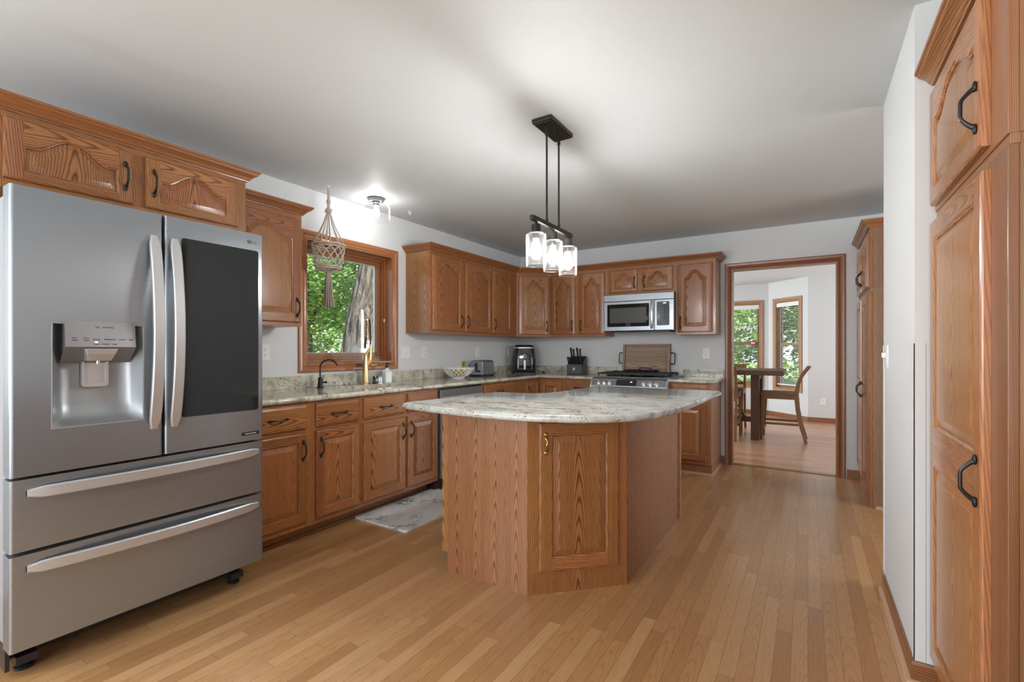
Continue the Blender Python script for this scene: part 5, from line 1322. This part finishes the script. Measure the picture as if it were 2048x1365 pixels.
def dining_chair(label, loc, rz):
    t = thing('dining_chair', label, 'chair', loc, rz, 'counter-height dining chairs'); w = .22
    b = MB(); L = []
    for y, z in ((-.26, .605), (-.262, .632), (-.25, .638)): pass
    b.box(-w-.005, w+.005, -.265, .165, .615, .638, 'x'); obj('seat', b, CHAIRW, t, bev=.006)
    b = MB(); b.box(-w+.02, w-.02, -.235, -.215, .555, .615, 'x'); b.box(-w+.02, w-.02, .13, .15, .555, .615, 'x'); b.box(-w+.005, -w+.025, -.22, .14, .555, .615, 'y'); b.box(w-.025, w-.005, -.22, .14, .555, .615, 'y'); obj('apron', b, CHAIRW, t)
    for sx in (-1, 1):
        b = MB(); x = sx*(w-.02)
        b.loft([[(x-.017*k, -.23-.02*k+dy, z), (x+.017*k, -.23-.02*k+dy, z), (x+.017*k, -.23+.02*k+dy, z), (x-.017*k, -.23+.02*k+dy, z)] for z, k, dy in ((0, .8, -.03), (.615, 1.15, 0))], sm=False, g='z'); obj('leg', b, CHAIRW, t, bev=.002)
        b = MB(); L = []
        for z, y, k in ((0, .255, .85), (.2, .200, .95), (.4, .162, 1.05), (.6, .145, 1.1), (.75, .165, 1.05), (.88, .212, .95), (.99, .285, .85)):
            L.append([(x-.016, y-.021*k, z), (x+.016, y-.021*k, z), (x+.016, y+.021*k, z), (x-.016, y+.021*k, z)])
        b.loft(L, sm=False, g='z'); obj('back_leg', b, CHAIRW, t, bev=.003)
        b = MB(); b.box(x-.009, x+.009, -.23, .17, .215, .245, 'y'); obj('stretcher', b, CHAIRW, t)
    b = MB(); b.box(-w+.03, w-.03, -.24, -.222, .14, .175, 'x'); obj('footrest', b, CHAIRW, t)
    def yb(z): return .145+.9*max(0, z-.62)**1.75+.0
    b = MB(); b.loft([[(x, yb(z)-.011, z) for x, z in ((-w+.03, .895), (w-.03, .895), (w-.03, .985), (-w+.03, .985))], [(x, yb(z)+.011, z) for x, z in ((-w+.03, .895), (w-.03, .895), (w-.03, .985), (-w+.03, .985))]], sm=False, g='x'); obj('top_rail', b, CHAIRW, t)
    b = MB(); b.box(-w+.03, w-.03, .145, .163, .68, .71, 'x'); obj('lower_rail', b, CHAIRW, t)
    for sg in (-1, 1):
        b = MB(); b.tube([(sg*.17, yb(.71), .71), (0, yb(.80)+.004*sg, .80), (-sg*.17, yb(.90), .90)], .009, 6); obj('cross_slat', b, CHAIRW, t)
    return t
c0 = dining_chair('wooden dining chair at the near end of the table, seen from its side', (-0.275, 7.36, 0), -PI/2)
dup(c0, (-1.01, 7.075, 0), PI, 'dining chair on the near side of the table, cut off by the door frame')
dup(c0, (-1.02, 7.86, 0), 0.0, 'dining chair on the far window side of the table, only its back showing')
# blinds
SLAT = simple('white_blind_slat', (0.80, 0.80, 0.78), 0.5)
def blind(label, loc, rz, w, z0, z1):
    t = thing('window_blind', label, 'blind', loc, rz, None)
    b = MB(); b.box(0, w, -.065, -.010, z1-.06, z1); b.box(-.006, w+.006, -.072, -.065, z1-.075, z1); obj('headrail', b, WHITE, t, bev=.002)
    b = MB(); z = z0+.045
    while z < z1-.08:
        b.box(.004, w-.004, -.060, -.016, z-.0008, z+.0012); z += .030
    obj('slats', b, SLAT, t)
    b = MB(); b.box(.002, w-.002, -.062, -.014, z0, z0+.022); obj('bottom_rail', b, WHITE, t, bev=.003)
    b = MB()
    for x in (.08, w-.08):
        b.box(x-.001, x+.001, -.062, -.060, z0+.02, z1-.06); b.box(x-.001, x+.001, -.016, -.014, z0+.02, z1-.06)
    obj('ladder_cord', b, WHITE, t); return t
blind('white horizontal blind in the dining window left of the corner, behind the table', (WAX0+.018, 9.95+.075, 0), 0, .669, .66, 2.05)
nx, ny = math.cos(ang), math.sin(ang)
blind('white horizontal blind in the angled dining window behind the chair', (D0[0]+dv[0]*0.193-ny*.075, D0[1]+dv[1]*0.193+nx*.075, 0), ang, .484, .58, 2.05)
t = thing('window_ornament', 'small round red and white window ornament hanging in the dining window', 'ornament', (-0.875, 9.93, 1.335), 0)
b = MB(); b.lathe([(0, -.006), (.045, -.006), (.05, 0), (.045, .006), (0, .006)], n=20); b.xf(Matrix.Rotation(PI/2, 4, 'X')); obj('disc', b, simple('red_glass', (0.45, 0.06, 0.07), .3), t)
b = MB(); b.box(-.032, .032, -.009, -.006, -.012, .012); obj('band', b, CERAMIC, t); b = MB(); b.tube([(0, 0, .05), (0, 0, .09)], .002, 5); obj('string', b, WHITE, t)
ORN = simple('white_blossom', (0.85, 0.80, 0.84), .6)
t = thing('hanging_flowers', 'row of white blossoms hanging in the dining window above the red ornament', 'decoration', (-1.05, 9.92, 1.62), 0)
for k in range(9):
    b = MB()
    for q in range(5): a = q*1.256+k; b.ell((-.20+.05*k+.014*math.cos(a), 0, .02*math.sin(k*1.7)+.014*math.sin(a)), (.012, .006, .012), 6)
    obj('blossom', b, ORN, t)
b = MB(); b.tube([(-.22, .004, .01), (0, .004, -.005), (.22, .004, .01)], .0025, 5); b.tube([(-.2, .004, .0), (-.2, .004, .38)], .001, 4); b.tube([(.2, .004, .0), (.2, .004, .38)], .001, 4); obj('garland', b, SLAT, t)

# ------------------------------------------------------------------ outdoors
b = MB(); b.box(-60, -3.6, -20, 70, -0.75, -0.55); b.box(-3.6, 60, 10.9, 70, -0.75, -0.55); struct('ground', b, GRASS)
def leaf_mesh(name, n, rad, size, mat, seed, hollow=0.0, gaps=()):
    rnd = random.Random(seed); V = []; Fc = []; U = []; cl = []
    for _ in range(max(8, n//55)):
        while True:
            p = [rnd.uniform(-1, 1) for _ in range(3)]; q = math.sqrt(sum(x*x for x in p))
            if hollow < q < 1: break
        cl.append(([p[i]*rad[i] for i in range(3)], rnd.uniform(.18, .42)*min(rad)*.9, rnd.random()))
    for i in range(n):
        c, cr, ct = cl[rnd.randrange(len(cl))]
        p = Vector(c)+Vector((rnd.gauss(0, .5), rnd.gauss(0, .5), rnd.gauss(0, .42)))*cr
        a = Vector((rnd.uniform(-1, 1), rnd.uniform(-1, 1), rnd.uniform(-.6, .2))).normalized(); up = Vector((rnd.uniform(-.5, .5), rnd.uniform(-.5, .5), 1)).normalized()
        s = a.cross(up).normalized(); L = size*rnd.uniform(.6, 1.25); w = L*.36; k = len(V); d = s.cross(a)*L*.12
        V += [p, p+a*L*.3+s*w-d, p+a*L*.72+s*w*.8-d, p+a*L, p+a*L*.72-s*w*.8-d, p+a*L*.3-s*w-d]; Fc.append(range(k, k+6))
        t = max(0, min(1, .25*ct+rnd.uniform(0, .75))); U += [t, rnd.random()]*6
    me = bpy.data.meshes.new(name); me.from_pydata(V, [], [list(f) for f in Fc]); me.uv_layers.new(name='UVMap'); u = me.uv_layers.new(name='rnd'); u.data.foreach_set('uv', U); me.materials.append(mat); return me
CR1 = leaf_mesh('foliage', 8500, (1.5, 1.5, 1.3), .10, LEAF, 3, .2)
CR2 = leaf_mesh('foliage', 9000, (2.4, 2.4, 2.4), .19, LEAF, 5, .3)
CR3 = leaf_mesh('foliage', 2600, (1.3, 1.3, .8), .12, LEAF2, 9, .1)
def trunk(b, pts, R, n=12):
    b.tube(pts, R, n)
def tree(label, loc, cr, cz, sc, th, lean=0.0, cat='tree', group='trees beyond the windows', rz=0):
    t = thing('leafy_tree', label, cat, loc, rz, group)
    b = MB(); h = cz*1.05; trunk(b, [(0, 0, -.6), (lean*.3, 0, h*.4), (lean, .05, h)], [th*1.3, th, th*.6], 10)
    for k in range(4):
        a = k*1.7+rz; b.tube([(lean*.6, 0, h*(.45+.1*k)), (lean+.6*sc*math.cos(a), .6*sc*math.sin(a), h*(.7+.12*k)), (lean+1.3*sc*math.cos(a), 1.3*sc*math.sin(a), h*(.8+.14*k))], [th*.5, th*.3, th*.12], 6)
    obj('trunk', b, BARK, t)
    o = obj('foliage', cr, None, t, (lean, 0, cz)); o.scale = (sc, sc, sc); o.rotation_euler = (0, 0, rz*1.3); return t
# big leaning trunk just outside the kitchen window
t = thing('oak_tree', 'thick old tree trunk with rough bark leaning just outside the kitchen window', 'tree', (-6.05, 5.12, -0.6), 0)
pts = []; R = []
for i in range(40):
    s = i/39; z = 6.4*s; x = 0.0; y = .19*(z-1.6); pts.append((x, y+.02*math.sin(z*2), z)); R.append(.37-.03*z if z < 1.6 else .322-.065*(z-1.6)+.012*(z-1.6)**2)
b = MB(); loops = []
for (x, y, z), r in zip(pts, R):
    lp = []
    for k in range(64):
        a = 2*PI*k/64; bump = .018*math.sin(a*17+z*2.2+1.2*math.sin(z*3))+.012*math.sin(a*29-z*3+2*math.sin(a*3+z))
        kn = .07*math.exp(-((z-2.35)/.16)**2)*math.exp(-((math.sin((a+.9)/2))/.35)**2)
        lp.append((x+(r+bump+kn)*math.cos(a), y+(r+bump+kn)*math.sin(a), z))
    loops.append(lp)
b.loft(loops); obj('trunk', b, BARK, t, sharp=80)
o = obj('foliage', CR1, None, t, (.1, 1.5, 5.2))
for l, (x, y), c, cz, sc, th, cat in (
    ('slim tree outside the left part of the kitchen window', (-8.0, 5.55), CR1, 2.5, .80, .085, 'tree'),
    ('leafy tree with bright leaves behind the tassel of the macrame hanger', (-10.8, 8.7), CR1, 3.2, .95, .09, 'tree'),
    ('big tree far behind the kitchen window, left side', (-16.0, 10.2), CR2, 2.0, .85, .16, 'tree'),
    ('leafy shrub outside the bottom of the kitchen window', (-8.3, 7.35), CR3, .45, .75, .04, 'shrub'),
    ('shrub farther from the kitchen window, under the trees', (-12.4, 11.3), CR3, .5, 1.1, .05, 'shrub'),
    ('tree behind the left dining window, at its left side', (-3.6, 19.2), CR2, 2.4, .85, .16, 'tree'),
    ('tree straight behind the two dining windows', (.8, 20.2), CR2, 2.6, .85, .16, 'tree'),
    ('tree behind the angled dining window, farthest right of the near row', (5.2, 21.5), CR2, 2.6, .85, .16, 'tree'),
    ('very tall tree in the far row behind the left dining window', (-5.2, 28.5), CR2, 4.2, 1.35, .2, 'tree'),
    ('very tall tree in the far row between the dining windows', (2.6, 29.0), CR2, 4.4, 1.4, .2, 'tree'),
    ('wide bush at the back of the lawn behind the left dining window', (-3.2, 24.2), CR3, .9, 2.1, .05, 'shrub'),
    ('wide bush at the back of the lawn behind the angled dining window', (2.3, 24.6), CR3, .9, 2.2, .05, 'shrub'),
    ('pale shrub low behind the left dining window', (-1.9, 14.6), CR3, .1, .95, .04, 'shrub'),
    ('pale shrub low behind the angled dining window', (.9, 15.0), CR3, .2, 1.0, .04, 'shrub')):
    tree(l, (x, y, 0), c, cz, sc, th, cat=cat, rz=x*1.3)
